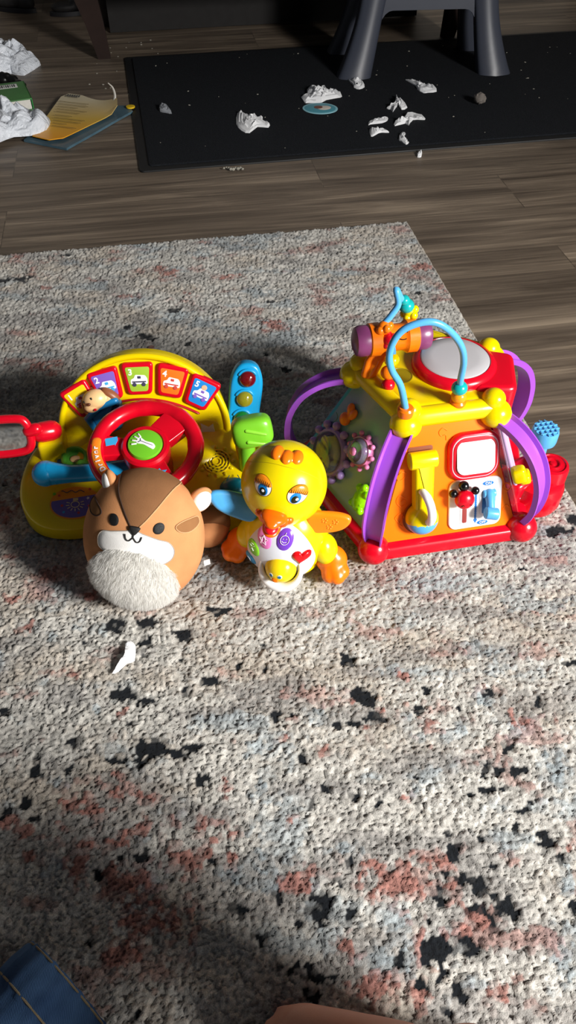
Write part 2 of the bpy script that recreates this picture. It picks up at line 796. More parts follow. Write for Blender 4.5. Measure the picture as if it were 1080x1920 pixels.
BLACK = "-0.218,0.571,0.0121,0.0083|-0.183,0.573,0.0173,0.0084|-0.180,0.546,0.0068,0.0161|-0.135,0.558,0.0137,0.0074|-0.256,0.542,0.0051,0.0040|-0.135,0.519,0.0083,0.0031|-0.198,0.470,0.0113,0.0090|-0.171,0.463,0.0112,0.0043|-0.098,0.488,0.0163,0.0044|-0.126,0.472,0.0097,0.0036|-0.250,0.407,0.0107,0.0059|-0.285,0.394,0.0061,0.0080|-0.283,0.373,0.0060,0.0062|-0.246,0.375,0.0045,0.0047|-0.153,0.403,0.0153,0.0098|-0.116,0.398,0.0198,0.0081|-0.194,0.384,0.0166,0.0069|-0.128,0.357,0.0088,0.0045|-0.090,0.363,0.0083,0.0043|-0.282,0.337,0.0052,0.0088|-0.275,0.322,0.0072,0.0034|-0.305,0.330,0.0052,0.0035|-0.195,0.260,0.0068,0.0072|-0.177,0.280,0.0069,0.0032|-0.150,0.285,0.0055,0.0021|-0.039,0.370,0.0042,0.0025|-0.009,0.444,0.0095,0.0062|-0.335,0.449,0.0063,0.0028|-0.030,0.505,0.0049,0.0038|-0.051,0.503,0.0049,0.0030|-0.009,0.243,0.0053,0.0045|-0.077,0.274,0.0049,0.0026|-0.166,0.389,0.0024,0.0080|-0.185,0.433,0.0063,0.0027|-0.097,0.432,0.0037,0.0034|-0.061,0.515,0.0027,0.0038|-0.034,0.538,0.0027,0.0040|0.075,0.519,0.0067,0.0077|0.091,0.465,0.0112,0.0107|0.103,0.437,0.0141,0.0062|0.078,0.432,0.0141,0.0051|0.056,0.430,0.0078,0.0061|0.005,0.444,0.0063,0.0035|0.168,0.476,0.0039,0.0073|0.204,0.450,0.0051,0.0042|0.159,0.452,0.0044,0.0077|0.299,0.463,0.0051,0.0036|0.248,0.472,0.0080,0.0065|0.252,0.402,0.0098,0.0058|0.261,0.372,0.0083,0.0093|0.222,0.381,0.0054,0.0069|0.236,0.373,0.0036,0.0056|0.217,0.350,0.0082,0.0060|0.238,0.353,0.0073,0.0036|0.264,0.334,0.0092,0.0073|0.199,0.347,0.0041,0.0042|0.142,0.367,0.0030,0.0049|0.100,0.337,0.0072,0.0035|0.027,0.335,0.0041,0.0041|0.073,0.344,0.0041,0.0024|0.062,0.273,0.0055,0.0068|0.055,0.255,0.0049,0.0046|0.174,0.289,0.0033,0.0135|0.169,0.303,0.0028,0.0055|0.205,0.297,0.0028,0.0068|0.277,0.296,0.0112,0.0096|0.181,0.255,0.0108,0.0102|0.032,0.243,0.0120,0.0050|0.153,0.240,0.0067,0.0062|0.221,0.239,0.0093,0.0037|0.203,0.240,0.0048,0.0030|0.211,0.271,0.0022,0.0037|0.247,0.314,0.0023,0.0039|0.009,0.367,0.0036,0.0043|0.038,0.353,0.0029,0.0024|0.017,0.390,0.0030,0.0038|0.352,0.515,0.0066,0.0046|0.159,0.260,0.0049,0.0039|0.283,0.278,0.0022,0.0053|0.026,0.225,0.0184,0.0106|0.060,0.273,0.0066,0.0079|0.061,0.228,0.0042,0.0097|0.174,0.195,0.0164,0.0128|0.145,0.193,0.0112,0.0136|0.107,0.188,0.0061,0.0054|0.185,0.248,0.0134,0.0151|0.220,0.233,0.0079,0.0088|0.136,0.218,0.0078,0.0048|0.154,0.238,0.0053,0.0099|0.201,0.218,0.0052,0.0095|0.161,0.164,0.0050,0.0086|0.132,0.168,0.0075,0.0052|0.030,0.173,0.0110,0.0022|0.048,0.173,0.0075,0.0026|-0.133,0.195,0.0061,0.0091|0.027,0.155,0.0059,0.0063|-0.195,0.260,0.0076,0.0072|0.283,0.233,0.0064,0.0059|0.146,0.145,0.0049,0.0041|-0.048,0.230,0.0079,0.0073|-0.011,0.243,0.0053,0.0050|-0.026,0.204,0.0072,0.0037|-0.193,0.202,0.0041,0.0037|-0.138,0.141,0.0029,0.0033|0.005,0.180,0.0202,0.0027|0.390,0.738,0.0216,0.0125|0.418,0.757,0.0109,0.0096|0.382,0.728,0.0077,0.0082|0.327,0.664,0.0088,0.0047|-0.098,0.596,0.0197,0.0052|-0.059,0.588,0.0070,0.0051|-0.281,1.225,0.0281,0.0070|-0.559,1.438,0.0288,0.0085|-0.589,1.427,0.0088,0.0085|-0.220,1.316,0.0105,0.0057|-0.187,1.204,0.0060,0.0069|-0.044,1.165,0.0098,0.0100|-0.010,1.124,0.0134,0.0080|0.259,1.380,0.0108,0.0061|-0.306,1.260,0.0061,0.0055|-0.406,0.883,0.0042,0.0049|0.514,1.173,0.0001,0.0002|0.336,0.797,0.0048,0.0045|-0.431,0.826,0.0114,0.0046|-0.037,1.346,0.0106,0.0039|-0.478,1.533,0.0092,0.0069"
SALMON = "-0.193,0.370,0.0134,0.0093|-0.191,0.352,0.0088,0.0090|-0.216,0.330,0.0173,0.0072|-0.238,0.340,0.0145,0.0059|-0.182,0.295,0.0196,0.0136|-0.148,0.343,0.0189,0.0089|-0.154,0.317,0.0085,0.0141|-0.122,0.317,0.0142,0.0141|-0.094,0.317,0.0085,0.0141|-0.069,0.346,0.0073,0.0148|-0.069,0.303,0.0127,0.0111|-0.102,0.281,0.0124,0.0120|-0.175,0.268,0.0137,0.0104|-0.277,0.306,0.0085,0.0083|-0.253,0.295,0.0056,0.0068|-0.207,0.295,0.0112,0.0054|-0.296,0.317,0.0142,0.0042|-0.266,0.278,0.0138,0.0053|-0.058,0.276,0.0069,0.0106|-0.262,0.496,0.0082,0.0056|-0.339,0.567,0.0086,0.0062|-0.238,0.311,0.0085,0.0042|-0.214,0.273,0.0165,0.0105|-0.096,0.552,0.0034,0.0041|-0.005,0.411,0.0031,0.0040|-0.196,0.445,0.0038,0.0042|-0.207,0.278,0.0165,0.0053|-0.120,0.268,0.0082,0.0052|0.078,0.461,0.0080,0.0107|0.111,0.447,0.0057,0.0042|0.093,0.426,0.0124,0.0051|0.041,0.398,0.0061,0.0048|0.168,0.428,0.0156,0.0135|0.009,0.432,0.0078,0.0068|0.276,0.435,0.0157,0.0068|0.316,0.423,0.0062,0.0101|0.154,0.273,0.0220,0.0131|0.167,0.253,0.0108,0.0101|0.073,0.263,0.0082,0.0077|0.085,0.243,0.0080,0.0062|0.033,0.268,0.0137,0.0031|0.269,0.303,0.0034,0.0050|0.291,0.289,0.0042,0.0049|0.006,0.320,0.0057,0.0085|0.125,0.343,0.0087,0.0059|0.185,0.492,0.0039,0.0030|0.265,0.445,0.0047,0.0035|0.141,0.494,0.0065,0.0056|0.178,0.218,0.0261,0.0190|0.134,0.199,0.0103,0.0230|0.079,0.164,0.0174,0.0129|0.125,0.258,0.0325,0.0179|0.056,0.195,0.0102,0.0091|0.193,0.160,0.0124,0.0107|-0.099,0.278,0.0221,0.0133|-0.126,0.223,0.0315,0.0192|0.225,0.147,0.0098,0.0062|0.123,0.155,0.0074,0.0106|0.232,0.278,0.0110,0.0106|0.214,0.168,0.0075,0.0026|0.011,0.253,0.0162,0.0101|0.088,0.273,0.0137,0.0079|-0.158,0.190,0.0305,0.0181|-0.167,0.253,0.0269,0.0203|-0.430,1.124,0.0287,0.0191|-0.308,1.108,0.0133,0.0126|-0.322,1.367,0.0215,0.0120|-0.580,1.526,0.0161,0.0230|-0.271,1.481,0.0180,0.0177|-0.246,1.459,0.0223,0.0174|-0.105,1.442,0.0199,0.0107|-0.538,1.470,0.0112,0.0110|-0.494,1.396,0.0109,0.0123|-0.205,1.386,0.0065,0.0102|-0.138,1.438,0.0133,0.0107|-0.403,1.431,0.0221,0.0085|-0.079,1.199,0.0079,0.0086|-0.031,1.260,0.0245,0.0182|-0.367,0.614,0.0171,0.0053|-0.261,0.618,0.0143,0.0071|-0.420,0.781,0.0158,0.0328|-0.328,0.650,0.0146,0.0130|-0.053,0.977,0.0071,0.0082|0.348,1.396,0.0326,0.0206|0.282,1.481,0.0225,0.0177|-0.418,0.837,0.0082,0.0164|-0.389,0.688,0.0105,0.0078|-0.257,1.190,0.0079,0.0085"
BLUE = "0.138,0.438,0.0110,0.0103|0.237,0.463,0.0160,0.0143|0.263,0.421,0.0248,0.0201|0.300,0.379,0.0180,0.0251|0.201,0.421,0.0124,0.0134|0.056,0.289,0.0250,0.0081|0.027,0.253,0.0108,0.0101|0.141,0.352,0.0088,0.0090|0.284,0.258,0.0108,0.0204|0.092,0.367,0.0119,0.0061|0.185,0.415,0.0154,0.0133|0.202,0.554,0.0068,0.0081|0.282,0.435,0.0125,0.0103|-0.029,0.352,0.0176,0.0300|-0.031,0.405,0.0153,0.0196|-0.235,0.271,0.0164,0.0105|-0.228,0.447,0.0063,0.0070|-0.297,0.488,0.0098,0.0056|-0.304,0.554,0.0068,0.0081|-0.254,0.361,0.0177,0.0061|-0.244,0.563,0.0103,0.0082|-0.028,0.278,0.0138,0.0159|-0.141,0.258,0.0162,0.0153|-0.060,0.263,0.0163,0.0103|0.026,0.213,0.0156,0.0094|0.091,0.186,0.0304,0.0179|-0.011,0.253,0.0162,0.0101|0.179,0.168,0.0199,0.0087|0.264,0.186,0.0203,0.0269|0.105,0.223,0.0210,0.0192|-0.330,1.585,0.0471,0.0193|-0.309,1.355,0.0427,0.0238|-0.218,1.297,0.0416,0.0226|-0.065,1.386,0.0541,0.0245|0.171,1.355,0.0427,0.0238|-0.409,1.316,0.0524,0.0192|0.112,1.459,0.0447,0.0217|-0.366,0.718,0.0228,0.0202"
T_big = [(0.04, 2.4951), (0.0558, 2.506), (0.0586, 2.5561), (0.0731, 2.5903), (0.0962, 2.5561), (0.1145, 2.5731), (0.125, 2.5336), (0.151, 2.5448), (0.1624, 2.5115), (0.1585, 2.4951), (0.1151, 2.4734), (0.1009, 2.452), (0.0606, 2.4488), (0.0491, 2.452)]
T_a = [(0.1911, 2.6429), (0.1959, 2.6429), (0.2069, 2.6228), (0.2243, 2.6429), (0.2357, 2.6311), (0.2373, 2.5845), (0.2194, 2.5651), (0.2043, 2.5788), (0.202, 2.6076)]
T_b = [(0.372, 2.6512), (0.391, 2.6465), (0.4041, 2.6018), (0.4238, 2.6158), (0.4327, 2.5903), (0.4547, 2.5903), (0.4566, 2.5448), (0.4298, 2.5359), (0.4138, 2.5336), (0.3994, 2.5617), (0.3987, 2.5903), (0.3812, 2.6311)]
T_c = [(0.2903, 2.4029), (0.3142, 2.4362), (0.3283, 2.5027), (0.3321, 2.4627), (0.3417, 2.4809), (0.3515, 2.4101), (0.3327, 2.3926), (0.327, 2.4309), (0.3065, 2.3742), (0.302, 2.3946)]
T_d = [(0.2299, 2.3), (0.2516, 2.3195), (0.27, 2.3195), (0.286, 2.3342), (0.2846, 2.3097), (0.2675, 2.2904), (0.234, 2.2808), (0.228, 2.2741)]
T_e = [(0.3025, 2.2933), (0.3237, 2.3049), (0.3439, 2.3561), (0.3777, 2.3591), (0.3934, 2.3195), (0.3836, 2.3146), (0.3578, 2.3146), (0.3403, 2.2713), (0.3329, 2.2875), (0.3019, 2.2684)]
T_f = [(0.2283, 2.243), (0.2416, 2.2384), (0.2513, 2.2477), (0.2556, 2.2337), (0.2707, 2.243), (0.2805, 2.2199), (0.2617, 2.2217), (0.2505, 2.2153), (0.2327, 2.1926), (0.2263, 2.2016)]
T_g = [(0.3128, 2.2153), (0.324, 2.2199), (0.3244, 2.2062), (0.3152, 2.1791), (0.3285, 2.1525), (0.3188, 2.1367), (0.3087, 2.1569), (0.3025, 2.1719)]
T_h = [(0.346, 2.0964), (0.3561, 2.1091), (0.3587, 2.0964), (0.3538, 2.0754), (0.3433, 2.0737)]
T_left = [(-0.1473, 2.363), (-0.1357, 2.363), (-0.1152, 2.3319), (-0.0967, 2.3567), (-0.0883, 2.3319), (-0.073, 2.3319), (-0.0721, 2.2955), (-0.053, 2.2875), (-0.0562, 2.2559), (-0.0864, 2.2618), (-0.1074, 2.2173), (-0.1302, 2.2326), (-0.1466, 2.2815)]
T_lint = [(-0.3786, 2.4053), (-0.3709, 2.4204), (-0.3542, 2.4117), (-0.3373, 2.363), (-0.3574, 2.3693), (-0.3739, 2.3777)]
T_rug = [(-0.2052, 0.5403), (-0.1995, 0.5427), (-0.1925, 0.5363), (-0.1909, 0.5145), (-0.1996, 0.5106), (-0.2084, 0.4993), (-0.2158, 0.4963), (-0.2082, 0.5106), (-0.2024, 0.5206), (-0.2014, 0.5324)]
T_bag1 = [(-1.081, 3.0799), (-1.0042, 3.0614), (-0.9458, 2.9771), (-0.9256, 3.0008), (-0.8707, 2.9076), (-0.8237, 2.8188), (-0.8531, 2.7187), (-0.9001, 2.7341), (-0.9294, 2.7135), (-0.981, 2.7135)]
T_bag2 = [(-0.9134, 2.4658), (-0.8597, 2.4438), (-0.787, 2.4394), (-0.7433, 2.4221), (-0.6967, 2.3669), (-0.6701, 2.2854), (-0.671, 2.2193), (-0.701, 2.1817), (-0.7461, 2.1743), (-0.7796, 2.1342), (-0.818, 2.1163)]
T_mag = [(-0.7186, 2.1817), (-0.6835, 2.5017), (-0.67, 2.5154), (-0.6138, 2.4927), (-0.493, 2.3879), (-0.4908, 2.3627), (-0.613, 2.167), (-0.6471, 2.156)]
T_magunder = [(-0.7242, 2.1743), (-0.5956, 2.1163), (-0.4555, 2.3879), (-0.4757, 2.4307), (-0.6501, 2.4307)]



def patch_field(x, y, tab, soft=1.0):
    f = np.full(x.shape, -3.0)
    for s in tab.split('|'):
        px, py, rx, ry = [float(q) for q in s.split(',')]
        rx = max(rx * 0.80, 0.0035)
        ry = max(ry * 0.80, 0.0035)
        m = (np.abs(x - px) < rx * 4 + .02) & (np.abs(y - py) < ry * 4 + .02)
        if not m.any():
            continue
        d = np.sqrt(((x[m] - px) / rx) ** 2 + ((y[m] - py) / ry) ** 2)
        f[m] = np.maximum(f[m], 1.0 - d)
    return f


def build_rug():
    # rug coordinates: u to the left along the far edge, v towards the viewer, origin at the far right corner
    ox, oy = 0.276, 1.694
    us = np.concatenate([np.arange(0, 1.12, 0.0023), np.linspace(1.13, 1.75, 30)])
    step = np.interp(np.linspace(0, 1, 760), [0, 0.35, 1], [0.0036, 0.0022, 0.0017])
    vs_ = np.cumsum(step)
    vs_ = vs_[vs_ < 1.72]
    vs_ = np.concatenate([[0], vs_, np.linspace(vs_[-1] + .02, 2.6, 40)])
    U, V = np.meshgrid(us, vs_)
    ca, sa = math.cos(ROOM), math.sin(ROOM)
    X = ox - U * ca + V * sa
    Y = oy - U * sa - V * ca
    # tufts
    wxn = fbm(X * 60, Y * 60, 11, 2) - .5
    wyn = fbm(X * 60, Y * 60, 23, 2) - .5
    S = 1 / 0.0058
    d1, d2, cid, cx, cy = cells((X + wxn * .006) * S, (Y + wyn * .006) * S, 1)
    edge = np.clip((d2 - d1) / 0.28, 0, 1)
    X2, Y2 = cx / S, cy / S                                # tuft centres: one colour to a tuft
    h = 0.0040 * (edge ** 0.55) * (0.6 + 0.7 * cid) + 0.0035 * (fbm(X * 45, Y * 45, 3, 3) - .5) + 0.0016 * (fbm(X * 300, Y * 300, 5, 2) - .5)
    # pattern
    n1 = fbm(X2 * 60, Y2 * 75, 31, 4) - .5
    j = cid - .5
    fb = patch_field(X2 + n1 * .012, Y2 + n1 * .010, BLACK)
    black = np.clip((fb + 0.35 + n1 * 3.4 + j * .7) * 3, 0, 1)
    fs = patch_field(X2, Y2, SALMON)
    sal = np.clip((fs + 0.45 + n1 * 3.2 + j * 1.2) * 1.0, 0, 1)
    sal = np.maximum(sal, np.clip((fbm(X2 * 16, Y2 * 34, 61, 4) - .66) * 6 + j * .6, 0, .6))
    fbl = patch_field(X2, Y2, BLUE)
    blu = np.clip((fbl + 0.3 + n1 * 2.5 + j) * .7, 0, .65)
    blu = np.maximum(blu, np.clip((fbm(X2 * 13, Y2 * 30, 81, 4) - .62) * 5 + j * .6, 0, .5))
    gry = np.clip((fbm(X2 * 11, Y2 * 34, 101, 5) - .52) * 7 + j * .6, 0, 1)
    tan = np.clip((fbm(X2 * 10, Y2 * 20, 121, 4) - .52) * 5 + j * .8, 0, 1)
    L3 = lambda hx: np.array(lin(hx)[:3])
    c = np.zeros(X.shape + (3,)) + L3('#bdbab3')
    var = (0.76 + 0.48 * hash2(np.floor(cid * 997), 3, 9))[..., None]

    def mixin(c, col, m):
        return c * (1 - m[..., None]) + L3(col) * m[..., None]
    c = mixin(c, '#aea08f', tan * .55)
    c = mixin(c, '#8b8885', gry * .7)
    c = mixin(c, '#8b9aa2', blu)
    c = mixin(c, '#9c6a60', sal * .9)
    c = c * var
    c = mixin(c, '#1b1e22', black)
    # flat woven ground shows where the pile is dark
    h = h * (1 - 0.55 * black)
    crev = (0.60 + 0.40 * np.clip(edge * 1.5, 0, 1))[..., None]     # shade in the gaps between tufts, put into the colour
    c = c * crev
    edge_v = np.minimum(np.minimum(U, V), 9)
    bind = edge_v < 0.006
    c[bind] = L3('#a39c92')
    Z = h - 0.0042 + np.where(edge_v < 0.004, -0.004, 0)
    Z = np.where(edge_v < 0.0005, -0.011, Z)
    ny, nx = U.shape
    co = np.stack([X, Y, Z], -1).reshape(-1, 3).astype(np.float32)
    idx = np.arange(ny * nx).reshape(ny, nx)
    q = np.stack([idx[:-1, :-1], idx[1:, :-1], idx[1:, 1:], idx[:-1, 1:]], -1).reshape(-1, 4)
    me = bpy.data.meshes.new('area_rug')
    me.vertices.add(len(co))
    me.vertices.foreach_set('co', co.ravel())
    me.loops.add(q.size)
    me.loops.foreach_set('vertex_index', q.ravel().astype(np.int32))
    me.polygons.add(len(q))
    me.polygons.foreach_set('loop_start', np.arange(0, q.size, 4, dtype=np.int32))
    me.polygons.foreach_set('loop_total', np.full(len(q), 4, dtype=np.int32))
    me.update(calc_edges=True)
    me.polygons.foreach_set('use_smooth', np.ones(len(q), dtype=bool))
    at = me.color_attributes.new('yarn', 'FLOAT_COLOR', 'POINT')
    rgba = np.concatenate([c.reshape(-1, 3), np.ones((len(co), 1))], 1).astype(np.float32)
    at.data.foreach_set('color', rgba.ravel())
    m, nt, b = new_mat('rug_pile')
    N, L = nt.nodes, nt.links
    a = N.new('ShaderNodeVertexColor')
    a.layer_name = 'yarn'
    tc = N.new('ShaderNodeTexCoord')
    nz = N.new('ShaderNodeTexNoise')
    nz.inputs['Scale'].default_value = 700
    nz.inputs['Detail'].default_value = 3
    L.new(tc.outputs['Object'], nz.inputs['Vector'])
    mr = N.new('ShaderNodeMapRange')
    mr.inputs[1].default_value = .3
    mr.inputs[2].default_value = .7
    mr.inputs[3].default_value = 0.78
    mr.inputs[4].default_value = 1.2
    L.new(nz.outputs['Fac'], mr.inputs[0])
    mx = N.new('ShaderNodeMix')
    mx.data_type = 'RGBA'
    mx.blend_type = 'MULTIPLY'
    mx.inputs[0].default_value = 1
    L.new(a.outputs[0], mx.inputs[6])
    L.new(mr.outputs[0], mx.inputs[7])
    L.new(mx.outputs[2], b.inputs['Base Color'])
    b.inputs['Roughness'].default_value = 1
    b.inputs['Specular IOR Level'].default_value = 0.05
    b.inputs['Sheen Weight'].default_value = 0.12
    bp = N.new('ShaderNodeBump')
    bp.inputs['Strength'].default_value = 0.6
    bp.inputs['Distance'].default_value = 0.0012
    L.new(nz.outputs['Fac'], bp.inputs['Height'])
    L.new(bp.outputs[0], b.inputs['Normal'])
    me.materials.append(m)
    o = bpy.data.objects.new('area_rug', me)
    COL.objects.link(o)
    tag(o, 'large distressed area rug in grey and cream with black, salmon and blue patches', 'rug')
    # base of the rug
    k = MB()
    P = lambda u, v, z: (ox - u * ca + v * sa, oy - u * sa - v * ca, z)
    vsx = [P(0.001, 0.001, -.0118), P(1.749, 0.001, -.0118), P(1.749, 2.599, -.0118), P(0.001, 2.599, -.0118), P(0.001, 0.001, -.006), P(1.749, 0.001, -.006), P(1.749, 2.599, -.006), P(0.001, 2.599, -.006)]
    k.add(vsx, [(0, 1, 2, 3), (7, 6, 5, 4), (0, 4, 5, 1), (1, 5, 6, 2), (2, 6, 7, 3), (3, 7, 4, 0)])
    k.build('woven_backing', fabric('#8f887d', 'rug_backing', 900), o, 10)
    return o


rug = build_rug()


# ------------------------------------------------------------------ black floor mat and what lies on it
def mat_fibre():
    m, nt, b = new_mat('black_mat_fibre')
    N, L = nt.nodes, nt.links
    tc = N.new('ShaderNodeTexCoord')
    nz = N.new('ShaderNodeTexNoise')
    nz.inputs['Scale'].default_value = 420
    nz.inputs['Detail'].default_value = 4
    L.new(tc.outputs['Object'], nz.inputs['Vector'])
    n2 = N.new('ShaderNodeTexNoise')
    n2.inputs['Scale'].default_value = 22
    n2.inputs['Detail'].default_value = 6
    L.new(tc.outputs['Object'], n2.inputs['Vector'])
    rp = N.new('ShaderNodeValToRGB')
    e = rp.color_ramp.elements
    e[0].position = .45
    e[0].color = lin('#15171b')
    e[1].position = .75
    e[1].color = lin('#23262b')
    k = e.new(.9)
    k.color = lin('#4a4d4f')
    L.new(nz.outputs['Fac'], rp.inputs[0])
    L.new(rp.outputs[0], b.inputs['Base Color'])
    b.inputs['Roughness'].default_value = 0.95
    b.inputs['Specular IOR Level'].default_value = .15
    bp = N.new('ShaderNodeBump')
    bp.inputs['Strength'].default_value = 1
    bp.inputs['Distance'].default_value = .003
    L.new(nz.outputs['Fac'], bp.inputs['Height'])
    L.new(bp.outputs[0], b.inputs['Normal'])
    return m


MAT_TOP = -0.004
FIB = mat_fibre()
mroot = empty('floor_mat', (-0.38, 1.975, FLOOR_Z), 'long black fibre floor mat lying on the wooden floor beyond the rug', 'floor mat', (0, 0, R(10.8)))
k = MB()
k.slab(rrect(0.85, 0.465, 1.70 - .05, 0.93 - .05, .01), 0.0, 0.008, 0.002)
k.build('mat_pile', FIB, mroot)
k = MB()
k.slab(rrect(0.85, 0.465, 1.70, 0.93, .012), 0.0, 0.0045, 0.002)
k.build('rubber_border', plastic('#0d0e10', 0.55, 'black_rubber'), mroot)


def plain(z0=0.0):
    return lambda a, b: (Vector((a, b, z0)), Vector((0, 0, 1)))


def crumple(name, pts, h, z, mat, seed, rings=10, freq=60, up=0.0, smooth=24):
    """a torn or crumpled sheet: ragged outline, folded relief, a real underside"""
    rnd = random.Random(seed)
    P = catmull([(p[0], p[1], 0) for p in pts], 2, True)
    n = len(P)
    cx = sum(p.x for p in P) / n
    cy = sum(p.y for p in P) / n
    o3 = Vector((cx, cy, z))
    vs, fs = [], []
    for i in range(rings + 1):
        s = 1 - i / (rings + .6)
        for j, p in enumerate(P):
            x, y = (p.x - cx) * s, (p.y - cy) * s
            w = noise.ridged_multi_fractal(Vector((x * freq + seed, y * freq, seed * 1.7)), 0.9, 2.1, 4, 1.0, 2.0) * .5
            w2 = noise.noise(Vector((x * freq * .5, y * freq * .5, seed + 9.0))) * .5 + .5
            dome = math.sqrt(max(0.0, 1 - s ** 2.2))
            w3 = abs(noise.noise(Vector((x * freq * 1.3 + 4 + seed, y * freq * 1.9, 2.2 * seed)))) * 2
            zz = 0.0006 + h * (dome * (0.15 + 0.45 * w2) + 0.75 * w3 * (1 - .6 * s ** 4) * w2 + .25 * w * (1 - s)) + up * (1 - s)
            vs.append((x + (w - .5) * .15 * h, y + (w2 - .5) * .2 * h, max(zz, 0.0006)))
    vs.append((0, 0, vs[-1][2]))
    top = len(vs) - 1
    for i in range(rings):
        for j in range(n):
            k = (j + 1) % n
            fs.append((i * n + j, i * n + k, (i + 1) * n + k, (i + 1) * n + j))
    for j in range(n):
        fs.append((rings * n + j, rings * n + (j + 1) % n, top))
    o = len(vs)
    for j in range(n):
        vs.append((vs[j][0], vs[j][1], 0.0))
    for j in range(n):
        k = (j + 1) % n
        fs.append((o + j, o + k, k, j))
    fs.append(tuple(range(o, o + n)))
    b = MB()
    b.add(vs, fs)
    ob = b.build(name, mat, None, smooth)
    ob.location = o3
    return ob


TIS = fabric('#e9eaec', 'tissue_paper', 500, 0.95, 0.3, 0.9, 60)
BAG = fabric('#dfe4ec', 'white_bag_film', 26, 0.4, 1.0, 0.9, 14, .012)
BAG.node_tree.nodes['Noise Texture.001'].inputs['Detail'].default_value = 4
BAG.node_tree.nodes['Noise Texture.001'].inputs['Distortion'].default_value = 1.6
GRPT = 'torn white tissue pieces on the black mat'
for nm, pts, h, lab, sd in (
        ('big', T_big, .030, 'large crumpled white tissue wad on the mat just behind the round sticker', 1),
        ('a', T_a, .018, 'small white tissue scrap nearest the grey seat leg on the black mat', 2),
        ('b', T_b, .016, 'greyish torn tissue with a long tail, farthest right of the scraps on the mat', 3),
        ('c', T_c, .022, 'pointed crumpled tissue scrap with folded wings in the middle of the mat scraps', 4),
        ('d', T_d, .012, 'small straight strip of rolled white tissue on the mat', 5),
        ('e', T_e, .018, 'broad winged white tissue piece right of the small rolled strip', 6),
        ('f', T_f, .014, 'bow-shaped white tissue twist just in front of the rolled strip', 7),
        ('g', T_g, .012, 'small bent white tissue scrap closest to the front edge of the mat', 8),
        ('left', T_left, .020, 'crumpled white tissue with a jagged top, alone on the left half of the mat', 9)):
    o = crumple('tissue_scrap', pts, h * .75, MAT_TOP, TIS, sd, 12, 85)
    tag(o, lab, 'tissue', GRPT)
tag(crumple('tissue_crumb', T_h, .014, FLOOR_Z, TIS, 10), 'tiny white tissue crumb on the wood in front of the black mat', 'tissue')
tag(crumple('lint_tuft', T_lint, .016, MAT_TOP, fabric('#8d9096', 'grey_lint', 800), 11), 'small grey tuft of lint near the left end of the black mat', 'lint')
o = crumple('tissue_scrap', T_rug, .007, 0.0015, TIS, 12, up=.002)
tag(o, 'twisted white tissue shred lying on the rug in front of the squirrel plush', 'tissue')
fz = MB()
rr = random.Random(4)
fz.ellipsoid((0, 0, .016), (.018, .016, .015), seg=24, rings=14)
fz.v = [p + Vector((noise.noise(p * 160), noise.noise(p * 160 + Vector((5, 5, 5))), noise.noise(p * 160 + Vector((9, 1, 4))))) * .004 for p in fz.v]
o = fz.build('fluff_ball', fabric('#77706a', 'dust_fluff', 900))
o.location = (0.569, 2.44, MAT_TOP)
tag(o, 'round grey ball of fluff alone on the right half of the black mat', 'fluff')

# crumbs: too many specks to count
cb = MB()
rr = random.Random(8)
for i in range(50):
    u, v = rr.random(), rr.random()
    x0, y0 = 0.04 + u * 1.5, 0.05 + v * .82
    a = R(10.8)
    x = -0.38 + x0 * math.cos(a) - y0 * math.sin(a)
    y = 1.975 + x0 * math.sin(a) + y0 * math.cos(a)
    s = rr.uniform(.0008, .0024)
    cb.ellipsoid((x, y, MAT_TOP + s * .5), (s * rr.uniform(.8, 2.0), s, s * .6), Euler((0, 0, rr.uniform(0, 3))), 8, 6)
for i in range(24):
    s = rr.uniform(.0012, .0028)
    x, y = rr.uniform(-.65, -.42), rr.uniform(2.5, 3.1)
    cb.ellipsoid((x, y, FLOOR_Z + s * .4), (s * 1.5, s, s * .6), None, 8, 6)
for i in range(9):
    s = rr.uniform(.0025, .005)
    cb.ellipsoid((-.165 + i * .006, 1.99 + rr.uniform(-.006, .006), MAT_TOP - .002), (s, s * .8, s * .8), None, 8, 6)
o = cb.build('crumbs', fabric('#a39f93', 'crumb_matter'))
tag(o, 'pale crumbs and specks scattered over the black mat and the wood', 'crumbs')
o['kind'] = 'stuff'

# round paper sticker on the mat
dr = empty('round_sticker', (0.0945, 2.403, MAT_TOP), 'round pale blue paper sticker with a brown and cream picture, lying on the mat', 'sticker', (0, 0, R(-6)))
k = MB()
k.slab(ell(0, 0, .052, .044, 40), 0, .0012, .0003)
k.build('paper', plastic('#8fc3cf', .5, 'pale_blue_print'), dr)
k = MB()
k.slab(ell(0, 0, .046, .038, 40), .0012, .0015, .0001)
k.build('inner_field', plastic('#4f98a8', .5, 'blue_green_print'), dr)
k = MB()
k.slab(ell(.012, .004, .020, .016, 24, .4), .0015, .0018, .0001)
k.build('cream_shape', plastic('#d8cfc4', .5, 'cream_print'), dr)
k = MB()
k.slab(ell(-.006, .007, .013, .012, 24, .4), .0015, .0019, .0001)
k.build('brown_shape', plastic('#6d3b28', .5, 'brown_print'), dr)

# ------------------------------------------------------------------ white bags, book, magazine at the far left
b1 = [(x, y - (.06 if y > 2.85 else 0.0)) for x, y in T_bag1]
b2 = [(x, y - (.10 if y > 2.4 else (.06 if y > 2.3 else 0.0))) for x, y in T_bag2]
tag(crumple('plastic_bag', b1, .075, FLOOR_Z, BAG, 21, 34, 15, 0.0, 42), 'crumpled white plastic bag on the wood behind the green book', 'plastic bag', 'crumpled white bags on the floor')
tag(crumple('plastic_bag', b2, .065, FLOOR_Z + .014, BAG, 25, 34, 15, 0.0, 42), 'crumpled white plastic bag lying on the corner of the yellow magazine', 'plastic bag', 'crumpled white bags on the floor')

